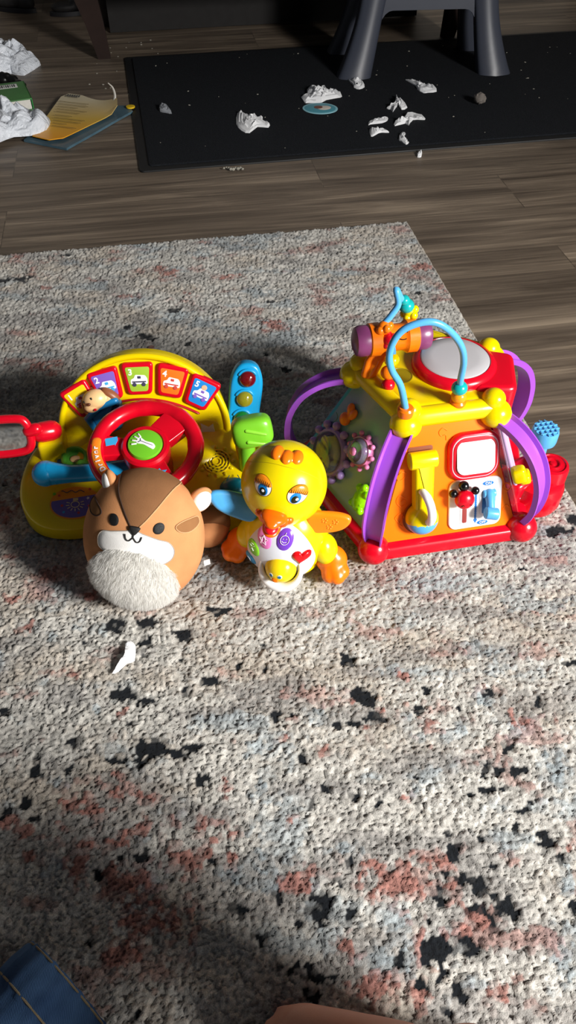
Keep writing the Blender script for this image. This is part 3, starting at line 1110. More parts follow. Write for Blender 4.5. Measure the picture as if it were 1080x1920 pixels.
PAPER = fabric('#d9d6cf', 'book_pages', 900, .9, .3, .85, 120)
bk = empty('green_book', (-0.815, 2.475, FLOOR_Z), 'thick green hardcover book with a white barcode, lying flat on the wood', 'book', (0, 0, R(22)))
k = MB()
k.slab(rrect(-.09, .0, .245, .150, .004), .003, .030, .001)
k.build('page_block', PAPER, bk)
GC = fabric('#3f7a3c', 'green_cover', 300, .5, .1, .75, 12)
for z in (0.0, .030):
    k = MB()
    k.slab(rrect(-.09, .0, .255, .160, .006), z, z + .003, .0008)
    k.build('cover_board', GC, bk)
k = MB()
k.slab(rrect(.0355, .0, .003, .160, .001), .0, .033, .0008)
k.build('cover_spine', plastic('#1f8a3a', .4, 'bright_green_card'), bk)
k = MB()
k.slab(rrect(-.02, .045, .065, .032, .001), .033, .0334, .0001)
lb = k.build('barcode_label', plastic('#d5d5d2', .5, 'label_white'), bk)
k = MB()
for i in range(9):
    k.box((-.044 + i * .006, .045, .0336), (.0018 + .0012 * (i % 3), .022, .0003))
k.build('bars', plastic('#33363a', .6, 'bar_ink'), lb, 10)

TAGMU = ('blue glossy booklet sticking out from under the yellow magazine', 'booklet')


def mag_mat():
    m, nt, b = new_mat('yellow_magazine_print')
    N, L = nt.nodes, nt.links
    tc = N.new('ShaderNodeTexCoord')
    sp = N.new('ShaderNodeSeparateXYZ')
    L.new(tc.outputs['Object'], sp.inputs[0])
    mr = N.new('ShaderNodeMapRange')
    mr.inputs[1].default_value = -.17
    mr.inputs[2].default_value = .12
    L.new(sp.outputs[1], mr.inputs[0])
    rp = N.new('ShaderNodeValToRGB')
    e = rp.color_ramp.elements
    e[0].position = 0
    e[0].color = lin('#e39a10')
    e[1].position = 1
    e[1].color = lin('#c9bda0')
    k = e.new(.45)
    k.color = lin('#c9a545')
    L.new(mr.outputs[0], rp.inputs[0])
    L.new(rp.outputs[0], b.inputs['Base Color'])
    b.inputs['Roughness'].default_value = .4
    return m


def soft_sheet(name, pts, z, mat, t=.0015, wave=.006, seed=0, curl=None):
    P = catmull([(p[0], p[1], 0) for p in pts], 1, True)
    n = 0
    b = MB()
    cx = sum(p.x for p in P) / len(P)
    cy = sum(p.y for p in P) / len(P)
    Q = []
    for i in range(len(P)):
        a, c = P[i], P[(i + 1) % len(P)]
        for k_ in range(8):
            Q.append(a.lerp(c, k_ / 8))
    n = len(Q)
    rings = 12
    vs, fs = [], []
    for side in (1, 0):
        for i in range(rings):
            s = 1 - i / rings
            for q in Q:
                x, y = (q.x - cx) * s, (q.y - cy) * s
                w = wave * (noise.noise(Vector((x * 7 + seed, y * 7, seed))) * .5 + .5)
                if curl:
                    w += curl(x, y)
                vs.append((x, y, w + side * t))
        vs.append((0, 0, wave * .5 + side * t))
    blk = rings * n + 1
    for sd in (0, 1):
        o = sd * blk
        for i in range(rings - 1):
            for j in range(n):
                k_ = (j + 1) % n
                fs.append((o + i * n + j, o + i * n + k_, o + (i + 1) * n + k_, o + (i + 1) * n + j))
        for j in range(n):
            fs.append((o + (rings - 1) * n + j, o + (rings - 1) * n + (j + 1) % n, o + rings * n))
    for j in range(n):
        k_ = (j + 1) % n
        fs.append((j, k_, blk + k_, blk + j))
    b.add(vs, fs)
    o = b.build(name, mat, None, 50)
    o.location = (cx, cy, z)
    return o


MU = soft_sheet('booklet', T_magunder, FLOOR_Z, fabric('#4e6a78', 'blue_glossy_page', 300, .35, .1, .6, 10), .006, .002, 6)
tag(MU, *TAGMU)


def mcurl(x, y):
    d = max(0, (x - .085) + (y - .01) * .6)
    return d * d * 9


mg = soft_sheet('magazine', [(-.70, 2.18), (-.683, 2.48), (-.665, 2.508), (-.62, 2.492), (-.495, 2.385), (-.492, 2.36), (-.613, 2.165), (-.648, 2.152)], FLOOR_Z + .010, mag_mat(), .002, .006, 3, mcurl)
tag(mg, 'open yellow and cream magazine page with lines of print and a curled corner', 'magazine')
for row in range(10):
    y = .085 - row * .020 + (.0 if row < 5 else -.008)
    x0 = -.060 + row * .002
    n_ = (7, 7, 4, 7, 5, 3, 7, 6, 2, 5)[row]
    k = MB()
    P = [(x0 + j * .010, y - j * .0030, .0115 + mcurl(x0 + j * .010, y - j * .003)) for j in range(n_ + 3)]
    k.tube(P, .0013, 6, squash=.3)
    k.build('print_line', plastic('#6b5a30', .6, 'print_ink'), mg)
k = MB()
for j in range(6):
    k.box((-.045 + j * .007, .135 - j * .002, .0112), (.005, .016, .0006))
k.build('barcode_block', plastic('#4a4a48', .6, 'dark_print'), mg, 10)
k = MB()
k.tube(catmull([(.105, .045, .012), (.112, .055, .035), (.108, .06, .055), (.098, .058, .068)], 5), [.006, .005, .004, .002], 10, squash=.3)
k.build('curled_corner', PAPER, mg)
k = MB()
k.cyl((.128, .036, .009), .013, .004, seg=24)
k.build('yellow_dot', plastic('#d9b21a', .4, 'yellow_card'), MU).location = (-.012, .065, 0)

# small black toy beside the book
bt = MB()
for p, r in (((0, 0, .014), .014), ((.03, .004, .015), .015), ((-.035, .003, .016), .015), ((.015, .002, .026), .010), ((.055, -.012, .011), .011), ((.072, -.018, .009), .008)):
    bt.ellipsoid(p, (r * 1.25, r, r), None, 20, 12)
bt.tube([(-.04, 0, .02), (0, .004, .03), (.03, 0, .02), (.07, -.018, .010)], [.006, .008, .008, .004], 10)
o = remesh(bt, 'toy_figure', plastic('#101010', .3, 'shiny_black_rubber'), None, .0025, 2)
o.location = (-0.895, 2.63, FLOOR_Z)
o.rotation_euler = (0, 0, R(-8))
tag(o, 'small lumpy black rubber toy lying between the rear white bag and the green book', 'toy')


# ------------------------------------------------------------------ grey moulded seat standing on the mat
GRY = plastic('#363a45', 0.38, 'grey_moulded_plastic')
st = empty('plastic_stool', (0.425, 2.835, MAT_TOP), 'dark grey moulded plastic stool with flared legs standing on the black mat', 'stool', (0, 0, R(5)))
for i, (sx, sy) in enumerate(((-1, -1), (1, -1), (-1, 1), (1, 1))):
    k = MB()
    rows = []
    for t in np.linspace(0, 1, 14):
        z = .26 * t
        fl_ = (1 - t) ** 2.2
        cx_ = sx * (.165 + .038 * (1 - t) + .024 * fl_)
        cy_ = sy * (.085 + .028 * (1 - t) + .012 * fl_)
        wx_ = .036 + .018 * fl_ + .012 * max(0, t - .6)
        wy_ = .026 + .012 * fl_
        row = []
        for q in range(24):
            a = 2 * PI * q / 24
            ca, sa = math.cos(a), math.sin(a)
            e = .55
            x = wx_ * math.copysign(abs(ca) ** e, ca)
            y = wy_ * math.copysign(abs(sa) ** e, sa)
            # a rib in the middle of the outer face
            if abs(ca) < .35 and sa * sy > 0:
                y += sy * .007 * (1 - abs(ca) / .35)
            row.append((cx_ + x, cy_ + y, z))
        rows.append(row)
    vs = [p for r_ in rows for p in r_]
    fs = []
    for a in range(13):
        for q in range(24):
            q2 = (q + 1) % 24
            fs.append((a * 24 + q, a * 24 + q2, (a + 1) * 24 + q2, (a + 1) * 24 + q))
    fs.append(tuple(reversed(range(24))))
    fs.append(tuple(range(13 * 24, 14 * 24)))
    k.add(vs, fs)
    k.build('leg', GRY, st, 60)


def apron(axis, sgn, half, off):
    """skirt between two legs with an arched lower edge"""
    k = MB()
    n = 28
    vs, fs = [], []
    for i in range(n + 1):
        x = -half + 2 * half * i / n
        u = abs(x) / half
        q_ = max(0, u - .72) / .28
        zb = .172 - .075 * (1 - math.sqrt(max(0, 1 - q_ * q_)))
        for dy in (-.006, .006):
            for z in (zb, .262):
                if axis == 'x':
                    vs.append((x, sgn * (off + dy), z))
                else:
                    vs.append((sgn * (off + dy), x, z))
    for i in range(n):
        a, b = i * 4, i * 4 + 4
        fs += [(a, b, b + 1, a + 1), (a + 2, a + 3, b + 3, b + 2), (a, a + 2, b + 2, b), (a + 1, b + 1, b + 3, a + 3)]
    fs += [(0, 1, 3, 2), (n * 4, n * 4 + 2, n * 4 + 3, n * 4 + 1)]
    k.add(vs, fs)
    k.build('skirt', GRY, st, 60)


apron('x', -1, .158, .100)
apron('x', 1, .158, .100)
apron('y', -1, .085, .178)
apron('y', 1, .085, .178)
k = MB()
k.slab(rrect(0, 0, .43, .27, .05, 8), .255, .285, .012)
k.build('seat_top', GRY, st)

# ------------------------------------------------------------------ dark wooden sideboard beyond the mat
DW = fabric('#2a1c18', 'dark_stained_wood', 120, .35, .1, .6, 8)
sb = empty('sideboard', (-0.62, 2.88, FLOOR_Z), 'dark stained wooden sideboard on tapered legs, its front leg standing left of the mat', 'sideboard', (0, 0, R(11)))
k = MB()
k.slab(rrect(.61, .20, 1.30, .46, .01), .190, .70, .006)
k.build('cabinet_body', DW, sb)
for x, y in ((.0, .02), (1.22, .02), (.03, .40), (1.19, .40)):
    k = MB()
    s = -1 if x < 1 else 1
    vs = []
    for z, w, d_, ox_ in ((0, .042, .036, 0), (.10, .058, .046, -.006 * -s), (.15, .068, .053, -.011 * -s), (.195, .078, .06, -.016 * -s)):
        for ax, ay in ((-1, -1), (1, -1), (1, 1), (-1, 1)):
            vs.append((x + ox_ * 1 + ax * w / 2 + (w - .042) / 2 * s, y + ay * d_ / 2, z))
    fs = [(3, 2, 1, 0), (12, 13, 14, 15)]
    for i in range(3):
        for j in range(4):
            fs.append((i * 4 + j, i * 4 + (j + 1) % 4, i * 4 + 4 + (j + 1) % 4, i * 4 + 4 + j))
    k.add(vs, fs)
    k.build('leg', DW, sb, 20)
k = MB()
k.box((.61, .30, .098), (1.16, .02, .19))
k.build('shade_panel', plastic('#0d0a09', .8, 'shade_black'), sb, 10)  # added panel; its black stands in for the dark under the cabinet
for x in (-.03, .385, .80):
    k = MB()
    k.slab(rrect(x + .215, .445, .405, .46, .004), 0, .012, .002, M=Matrix.Translation((0, -.0295, 0)) @ Matrix.Rotation(R(90), 4, 'X'))
    dd = k.build('door', DW, sb)
    k = MB()
    k.cyl((x + .38, -.041, .46), .011, .02, (0, -1, 0))
    k.build('knob', STEEL, dd)

# shoes in the shadow at the far left
SH = fabric('#2d2b2b', 'dark_shoe_leather', 200, .6, .1, .7)
for i, (x, y, rz, lab) in enumerate(((-1.05, 3.46, 75, 'dark shoe in the shadow by the far wall, nearer the picture edge'), (-.82, 3.42, 105, 'dark shoe in the shadow by the far wall, nearer the sideboard leg'))):
    k = MB()
    k.ellipsoid((0, .05, .028), (.036, .075, .026), None, 24, 16)
    k.ellipsoid((0, -.055, .036), (.033, .05, .036), None, 24, 16)
    k.ellipsoid((0, -.02, .04), (.03, .05, .034), None, 24, 16)
    s_ = remesh(k, 'shoe', SH, None, .005, 3)
    s_.location = (x, y, FLOOR_Z + .007)
    s_.scale = (.72, .72, .72)
    s_.rotation_euler = (0, 0, R(rz))
    tag(s_, lab, 'shoe', 'dark shoes by the far wall')
    k = MB()
    k.slab([(p[0], p[1]) for p in catmull([(0, .135, 0), (.036, .06, 0), (.030, -.04, 0), (0, -.108, 0), (-.030, -.04, 0), (-.036, .06, 0)], 5, True)], -.009, .012, .003)
    k.build('sole', plastic('#17161a', .6, 'shoe_sole_rubber'), s_)

# ================================================================== five-sided activity toy
ACT = empty('activity_center', (0.1945, 0.845, 0.0), 'five-sided activity toy with orange front, yellow top, purple handles and looping blue bead wires', 'activity toy', (0, 0, R(11)))
RB, RT, ZB, ZT = 0.1829, 0.0995, 0.020, 0.182


def corner(i, r, z):
    t = R(-126 + 72 * i)
    return Vector((r * math.cos(t), r * math.sin(t), z))


def face_frame(i, out=0.0):
    b0, b1 = corner(i, RB, ZB), corner((i + 1) % 5, RB, ZB)
    t0, t1 = corner(i, RT, ZT + .004), corner((i + 1) % 5, RT, ZT + .004)
    o = (b0 + b1) / 2
    s = (b1 - b0).normalized()
    w = ((t0 + t1) / 2 - o).normalized()
    m = frame(o, s, w)
    m.translation = o + s.cross(w) * out
    return m


# base
k = MB()
for i in range(5):
    a, b = corner(i, RB, .018), corner((i + 1) % 5, RB, .018)
    M = frame((a + b) / 2, (b - a), (0, 0, 1))
    hl = (b - a).length / 2
    k.add([(x, y, z) for x in (-hl, hl) for y, z in ((-.012, -.010), (.010, -.010), (.010, .006), (.006, .010), (-.010, .010), (-.012, .007))],
          [(0, 1, 7, 6), (1, 2, 8, 7), (2, 3, 9, 8), (3, 4, 10, 9), (4, 5, 11, 10), (5, 0, 6, 11), (0, 5, 4, 3, 2, 1), (6, 7, 8, 9, 10, 11)], M)
k.build('base_rim', RED, ACT, 50)
for i in range(5):
    k = MB()
    k.ellipsoid(corner(i, RB, .0225), .0218, seg=40, rings=28)
    k.build('corner_ball', RED, ACT)

# side panels
PANM = [plastic('#ff7a00', .5, 'satin_orange_plastic', .04, .22), None, plastic('#f0a018', .3, 'amber_plastic'), plastic('#3fa9d8', .3, 'aqua_plastic'), None]
TINT = plastic('#84a8b4', 0.22, 'blue_grey_plastic')
CLR = clear_plastic('clear_plastic', '#e6e9ec', .86)
panels = []
for i in range(5):
    k = MB(face_frame(i))
    L_ = .178
    hb, ht = .1005, .0515
    if i == 0:
        # recesses of the panel are plates laid on it, shade put into their colour
        pass
    k.slab(rpoly([(-hb, .002), (hb, .002), (ht, L_ - .004), (-ht, L_ - .004)], .008), -.006, 0, .001)
    nm = ('front_panel', 'clear_panel', 'rear_panel', 'rear_panel', 'gear_panel')[i]
    mt = PANM[i] or (CLR if i == 1 else TINT)
    panels.append(k.build(nm, mt, ACT))
FP, CP, GP = panels[0], panels[1], panels[4]
# white board behind the clear panel
k = MB(face_frame(1, -.03))
k.slab(rpoly([(-.082, .004), (.082, .004), (.045, .165), (-.045, .165)], .006), -.004, 0, .001)
k.build('picture_board', plastic('#cfc9d6', .5, 'pale_board_print'), ACT)

# top
k = MB()
out = []
for i in range(5):
    out.append(tuple(corner(i, RT + .002, 0)[:2]))
k.slab(rpoly(out, .012), .160, .205, .012, bottom=.006)
k.build('top_plate', YEL, ACT)
k = MB()
for i in range(5):
    a, b = corner(i, RT, .192), corner((i + 1) % 5, RT, .192)
    k.tube([a.lerp(b, t) for t in np.linspace(.06, .94, 8)], .0135, 20)
k.build('top_rim', YEL, ACT)
for i in range(5):
    k = MB()
    c = corner(i, RT + .004, .184)
    k.ellipsoid(c, (.0208, .0208, .0190), seg=36, rings=24)
    c2 = corner(i, RT - .003, .203)
    k.ellipsoid(c2, (.0155, .0155, .0145), seg=32, rings=22)
    k.build('corner_cap', YEL2, ACT)

# purple carrying handles
for i in range(5):
    k = MB()
    prof = catmull([(.096, 0, .176), (.120, 0, .177), (.149, 0, .166), (.174, 0, .144), (.189, 0, .114), (.1935, 0, .084), (.191, 0, .058), (.181, 0, .034)], 6)
    t = R(-126 + 72 * i)
    er = Vector((math.cos(t), math.sin(t), 0))
    et = Vector((-math.sin(t), math.cos(t), 0))
    sec = [(-.0150, .0062), (-.0128, .0066), (-.0108, .0006), (.0108, .0006), (.0128, .0066), (.0150, .0062), (.0140, -.0022), (-.0140, -.0022)]
    vs, fs = [], []
    m = len(prof)
    for a in range(m):
        tg = (prof[min(a + 1, m - 1)] - prof[max(a - 1, 0)]).normalized()
        nn = Vector((-tg.z, 0, tg.x)) * -1
        if nn.x < 0 and abs(nn.x) > .3:
            nn = -nn
        if abs(nn.x) <= .3 and nn.z < 0 and a < m / 2:
            nn = -nn
        sc = 1.0 - .28 * max(0, (a / (m - 1) - .75) / .25)
        for u, h in sec:
            q = prof[a] + nn * h
            vs.append(er * q.x + Vector((0, 0, q.z)) + et * u * sc)
    ns = len(sec)
    for a in range(m - 1):
        for b in range(ns):
            c = (b + 1) % ns
            fs.append((a * ns + b, a * ns + c, (a + 1) * ns + c, (a + 1) * ns + b))
    fs.append(tuple(range(ns)))
    fs.append(tuple(reversed(range((m - 1) * ns, m * ns))))
    k.add(vs, fs)
    k.build('carrying_handle', PUR, ACT, 35)

# drum
dc = Vector((.0290, -.002, 0))
k = MB()
k.lathe([(.052, .195), (.0555, .199), (.057, .206), (.056, .2125), (.052, .2165), (.0475, .218), (.0465, .2165)], dc, seg=56)
k.build('drum_ring', RED, ACT)
k = MB()
k.lathe([(.046, .214), (.0462, .2175), (.0445, .2190), (.030, .2200), (.012, .2206), (.001, .2208)], dc, seg=56)
k.build('drum_skin', DRUM, ACT)
k = MB(frame((.070, -.023, .198), (math.cos(R(-18)), math.sin(R(-18)), 0), (-math.sin(R(-18)), math.cos(R(-18)), 0)))
k.slab(rpoly([(-.02, -.048), (.036, -.040), (.036, .040), (-.02, .048)], .012), -.034, .013, .008)
k.build('side_block', RED, ACT)

# bead wires, sockets and beads
W1 = [(-.0660, -.0905, .214), (-.0772, -.0905, .2531), (-.0896, -.0881, .2754), (-.0941, -.0855, .2947), (-.0906, -.0845, .3141), (-.0803, -.0848, .3287), (-.0611, -.0868, .3368), (-.0425, -.0887, .335), (-.023, -.0907, .3204), (-.0081, -.0910, .2995), (-.0005, -.0890, .2756), (.0014, -.0860, .2482), (.0050, -.0820, .2281), (.0080, -.0780, .203)]
W2 = [(-.0706, -.0321, .1938), (-.0698, -.0268, .208), (-.0696, -.0214, .2219), (-.0648, -.0169, .2373), (-.0639, -.0116, .2499), (-.0691, -.0051, .2648), (-.0753, .0015, .2763), (-.0651, .005, .2892), (-.0558, .0087, .3026), (-.0586, .0147, .3195), (-.0495, .0183, .3036), (-.0397, .0219, .2896), (-.0315, .0258, .2722), (-.0187, .0287, .2419), (-.0014, .0308, .2014)]
for W in (W1, W2):
    k = MB()
    k.tube(catmull(W, 6), .0042, 14)
    k.build('bead_wire', plastic('#58a9e2', .22, 'blue_wire'), ACT)
for p, m in ((W1[0], ORG2), (W1[-1], ORG2), (W2[0], ORG2)):
    k = MB()
    k.lathe([(.0095, -.006), (.0105, .0), (.0105, .004), (.0085, .0065), (.004, .0065)], (p[0], p[1], p[2] - (.002 if p is W1[0] else 0)), seg=28)
    k.build('wire_socket', m, ACT)


def bead(p, r, mat, flower=False, ax=(0, 0, 1)):
    k = MB()
    if flower:
        q = Vector((0, 0, 1)).rotation_difference(Vector(ax).normalized())
        k.ellipsoid(p, r * .85, None, 20, 14)
        for j in range(5):
            a = 2 * PI * j / 5
            k.ellipsoid(Vector(p) + q @ Vector((r * .7 * math.cos(a), r * .7 * math.sin(a), 0)), r * .52, None, 16, 10)
    else:
        k.ellipsoid(p, (r, r, r * .9), None, 28, 18)
    return k.build('bead', mat, ACT)


bead((.0072, -.0790, .2155), .0100, plastic('#f79a1a', .2, 'light_orange_plastic'))
bead((.0035, -.0835, .2325), .0102, TEAL)
bead((-.0703, -.0290, .2075), .0088, RED)
bead((-.0695, -.0215, .2215), .0102, ORG2)
bead((-.0650, -.0170, .2375), .0100, YEL2)
bead((-.0700, -.0100, .2640), .0098, RED, True, (-.6, -.5, .6))
bead((-.0745, .0000, .2755), .0108, ORG2, True, (-.3, .3, .9))
bead((-.0400, .0215, .2905), .0102, TEAL)
bead((-.0445, .0205, .2995), .0075, TEAL)
bead((-.0330, .0250, .2770), .0108, YEL2, True, (.5, .2, -.8))

# what is mounted on the front panel
FM = face_frame(0)


def on_front(a, b, h=0.0):
    return FM @ Matrix.Translation((a, b, h))


k = MB(on_front(.0325, .1215))
ro = rrect(0, 0, .0720, .0670, .021, 8)
k.slab(ro, 0, .0085, .004)
mf = k.build('mirror_frame', RED, ACT)
k = MB(on_front(.0325, .1215))
k.slab(rrect(0, 0, .0640, .0588, .018, 8), .008, .0092, .0004)
k.build('white_line', plastic('#e8b5c4', .3, 'pale_line_print'), mf)
k = MB(on_front(.0325, .1215))
k.slab(rrect(0, 0, .0612, .0560, .0175, 8), .0088, .0102, .0006)
k.build('inner_rim', RED, mf)
k = MB(on_front(.0325, .1220, .0112) @ Matrix.Rotation(R(-4.2), 4, 'X'))
k.slab(rrect(0, 0, .0530, .0470, .012, 8), -.004, .0006, .0002)
k.build('mirror_pane', mirror_mat(), mf, 5)

k = MB(on_front(.0372, .0505))
k.slab(rrect(0, 0, .0755, .0725, .011, 6), 0, .0035, .0015)
sp = k.build('switch_plate', WHT, ACT)
k = MB(on_front(.0215, .0395))
k.slab(rrect(0, 0, .0125, .038, .004), .0032, .0041, .0003)
k.build('slider_rim', plastic('#dcdcda', .3, 'pale_rim_plastic'), sp)
k = MB(on_front(.0215, .0395))
k.slab(rrect(0, 0, .0065, .032, .002), .0036, .0044, .0001)
k.build('slider_slot', plastic('#8a2f2a', .5, 'dark_red_slot'), sp)
k = MB(on_front(.0375, .0490, .0036))
pts = [(-.0018, -.024)]
for j in range(16):
    y = -.022 + j * .00275
    pts += [(.0018, y), (.0010, y + .0014)]
pts2 = []
for j in range(15, -1, -1):
    y = -.022 + j * .00275
    pts2 += [(-.0010, y + .0014), (-.0018, y)]
k.slab(pts[1:] + [(.0028, .0215), (0, .027), (-.0028, .0215)] + pts2 + [(-.0028, -.0235), (0, -.0285), (.0028, -.0235)], 0, .0003, .00005)
k.build('speed_arrow', BLU, sp, 10)
k = MB(on_front(.0545, .0782, .0034))
k.slab(ell(0, 0, .0078, .0032, 28), 0, .0006, .0001)
onp = k.build('on_badge', BLU, sp)
text('on_text', 'ON', .0056, on_front(.0545, .0782, .0043), WHT, onp)
k = MB(on_front(.0480, .0205, .0034))
k.slab(ell(0, 0, .0078, .0032, 28), 0, .0006, .0001)
ofp = k.build('off_badge', BLU, sp)
text('off_text', 'OFF', .0052, on_front(.0480, .0205, .0043), WHT, ofp)
k = MB(on_front(.0560, .0510))
k.slab(rrect(0, 0, .026, .042, .006), .0032, .0042, .0004)
k.build('switch_rim', plastic('#e3e3e1', .3, 'pale_rim_plastic2'), sp)
k = MB(on_front(.0560, .0510))
k.slab(rrect(0, 0, .019, .034, .002), .0038, .0046, .0001)
k.build('switch_slot', plastic('#3d82b8', .4, 'blue_slot'), sp)
k = MB(on_front(.0560, .0510))
k.cyl((-.009, .012, .004), .006, .018, (1, 0, 0), seg=24)
k.tube([(0, .012, .006), (-.001, .002, .012), (-.003, -.008, .019)], [.0075, .006, .006], 16)
k.cyl((-.012, -.008, .021), .0085, .018, (.9, -.2, .1), seg=28)
k.build('toggle_knob', SKY, sp)
# ladybird slider
bg = MB(on_front(.0160, .0650))
bg.cyl((0, -.004, .003), .004, .010, seg=16)
bg.ellipsoid((0, 0, .0165), (.0135, .0135, .0105), None, 32, 22)
lbug = bg.build('ladybird_slider', RED, sp)
k = MB(on_front(.0160, .0650))
for x, y, r in ((-.0005, .0185, .0072), (-.0150, .0095, .0058), (.0160, .0095, .0058)):
    k.ellipsoid((x, y, .0135), r, None, 24, 16)
k.build('black_ball', BLK, lbug)
k = MB(on_front(.0160, .0650))
for x in (-.0045, .0050):
    k.tube([(x - .003, -.006, .0248), (x - .001, -.0042, .0262), (x + .002, -.006, .0250)], .0005, 8)
k.build('eye_line', BLK, lbug)

# ball lever
k = MB(on_front(-.0405, .0))
k.slab(rrect(0, .128, .034, .030, .003), .0002, .0010, .0003)
k.build('lever_recess_shade', plastic('#7d3c08', .5, 'dark_orange_shade'), ACT)  # flat plate; the shade of the lever's recess is put into its colour
k = MB(on_front(-.0410, .0410))
k.lathe([(.0250, .0002), (.0250, .0014), (.0245, .0016), (.0235, .0006)], (0, 0, 0), seg=48)
k.build('ball_recess_shade', plastic('#b85a06', .4, 'deep_orange_shade'), ACT)  # shallow disc, coloured darker to carry the shade around the ball
k = MB(on_front(-.0405, 0))
k.cyl((-.0185, .1275, .010), .0118, .037, (1, 0, 0), .002, 36)
k.slab([(p[0], p[1]) for p in rpoly([(-.0125, .045), (.0125, .045), (.0145, .125), (-.0125, .125)], .004)], .003, .019, .005)
lev = k.build('flip_lever', YEL2, ACT)
FY = Matrix.Translation((0, 0, 0))
b_ = MB(on_front(-.0410, .0425))
b_.ellipsoid((0, 0, .009), (.0225, .0225, .0205), None, 40, 30)
vs_, fs_, mi_ = b_.v, b_.f, []
inv = on_front(-.0410, .0425).inverted()
for f in fs_:
    c = sum((vs_[q] for q in f), Vector()) / len(f)
    mi_.append(1 if (inv @ c).y < -.003 else 0)
b_.mi = mi_
b_.build('lever_ball', [YEL2, SKY], lev, 180)
k = MB(on_front(-.0405, 0))
k.tube(catmull([(.000, .0455, .024), (.002, .047, .033), (.003, .056, .0385), (.002, .070, .038), (-.001, .082, .032), (-.004, .087, .023), (-.005, .085, .016)], 6), [.0035, .0052, .0058, .0058, .0058, .005, .0035], 14)
k.build('grip_ring', WHT, lev)

# raised ornaments in the orange panel
k = MB(FM)


def curl_line(pts, r=.0007):
    k = MB(FM)
    k.tube(catmull([(a, b, .0002) for a, b in pts], 5), r, 8)
    k.build('raised_ornament', PANM[0], FP)


curl_line([(-.004, .160), (-.010, .164), (-.015, .159), (-.012, .153), (-.006, .154), (-.005, .147)])
curl_line([(-.062, .072), (-.070, .076), (-.074, .068), (-.068, .060), (-.061, .064), (-.063, .070), (-.067, .068)])
curl_line([(-.070, .035), (-.076, .044), (-.069, .050), (-.064, .044), (-.070, .035), (-.066, .030)])
curl_line([(.084, .060), (.078, .066), (.082, .073), (.089, .068), (.086, .062), (.082, .065)])
curl_line([(-.066, .110), (-.072, .104), (-.070, .098), (-.063, .101), (-.060, .108), (-.066, .110)])
curl_line([(.083, .030), (.079, .034), (.084, .040), (.088, .036)])

# gears and charms on the left panel
GM = face_frame(4)


def on_gear(a, b, h=0.0):
    return GM @ Matrix.Translation((a, b, h))


DOME = clear_plastic('smoky_clear_plastic', '#b9bcc4', .8)
LCL = clear_plastic('violet_clear_plastic', '#c9bfe0', .8)


def gear(a, b, r, mat, nteeth, dome, name):
    g = MB(on_gear(a, b))
    g.lathe([(r * .35, .0005), (r, .001), (r * 1.02, .006), (r * .95, .010), (r * .86, .010), (r * .84, .004), (r * .3, .004)], seg=44)
    for j in range(nteeth):
        t = 2 * PI * j / nteeth + .2
        p = Vector((math.cos(t), math.sin(t), 0)) * (r * 1.16)
        q = Vector((math.cos(t), math.sin(t), 0)) * (r * .98)
        g.tube([q + Vector((0, 0, .006)), p + Vector((0, 0, .0065))], [r * .10, r * .12], 12)
        g.ellipsoid(p + Vector((0, 0, .0065)), r * .175, None, 16, 10)
    go = g.build(name, mat, ACT)
    d = MB(on_gear(a, b))
    d.lathe([(r * .86, .009), (r * .84, .014), (r * .70, .018), (r * .35, .020), (.0005, .0205)], seg=40)
    d.build('clear_dome', dome, go)
    return go


g1 = gear(-.0400, .0590, .0350, LIL, 12, DOME, 'lilac_gear')
rr = random.Random(3)
cols = (plastic('#c23a2a', .3, 'tiny_red_bead'), ORG2, plastic('#3b2a2a', .3, 'tiny_dark_bead'), plastic('#e8e0d8', .3, 'tiny_white_bead'))
for cidx, m in enumerate(cols):
    k = MB(on_gear(-.0400, .0590))
    for j in range(9):
        t = R(rr.uniform(225, 290))
        q = rr.uniform(.55, .78) * .035
        k.ellipsoid((math.cos(t) * q, math.sin(t) * q, rr.uniform(.006, .010)), .0019, None, 10, 7)
    k.build('rattle_beads', m, g1)
g2 = gear(.0140, .1000, .0215, PNK, 10, LCL, 'pink_gear')
k = MB(on_gear(.0140, .1000))
k.ellipsoid((0, 0, .020), (.0062, .0062, .004), None, 24, 16)
k.build('hub_button', PNK, g2)
k = MB(on_gear(-.040, .120))
k.ellipsoid((-.001, -.004, .004), (.0095, .010, .007), None, 28, 18)
k.ellipsoid((.002, .014, .004), (.0065, .009, .005), Euler((0, 0, R(15))), 24, 16)
k.ellipsoid((.010, .010, .004), (.0060, .010, .0045), Euler((0, 0, R(-20))), 24, 16)
remesh(k, 'orange_charm', ORG2, ACT, .0012, 2)
k = MB(on_gear(.050, .044))
k.ellipsoid((0, 0, .004), (.0125, .020, .010), None, 28, 18)
for x, y in ((-.009, .014), (.009, .014), (-.010, -.013), (.010, -.013), (0, .020)):
    k.ellipsoid((x, y, .006), .0058, None, 16, 10)
for j in range(14):
    t = j * 2.4
    q = .012 * math.sqrt(j / 14)
    k.ellipsoid((math.cos(t) * q * .8, math.sin(t) * q * 1.2, .0135 - q * .25), .0014, None, 8, 6)
remesh(k, 'green_charm', LIM, ACT, .0011, 1)
k = MB(GM)
k.tube(catmull([(-.070, .092, .0004), (-.062, .098, .0004), (-.060, .106, .0004), (-.066, .110, .0004)], 5), .0006, 8)
k.build('raised_ornament', TINT, GP)
k = MB(GM)
k.tube(catmull([(.068, .082, .0004), (.062, .088, .0004), (.064, .096, .0004), (.070, .094, .0004)], 5), .0006, 8)
k.build('raised_ornament', TINT, GP)

# right panel: sticks, knob and the red piece with the waffle button
CM = face_frame(1)


def on_right(a, b, h=0.0):
    return CM @ Matrix.Translation((a, b, h))


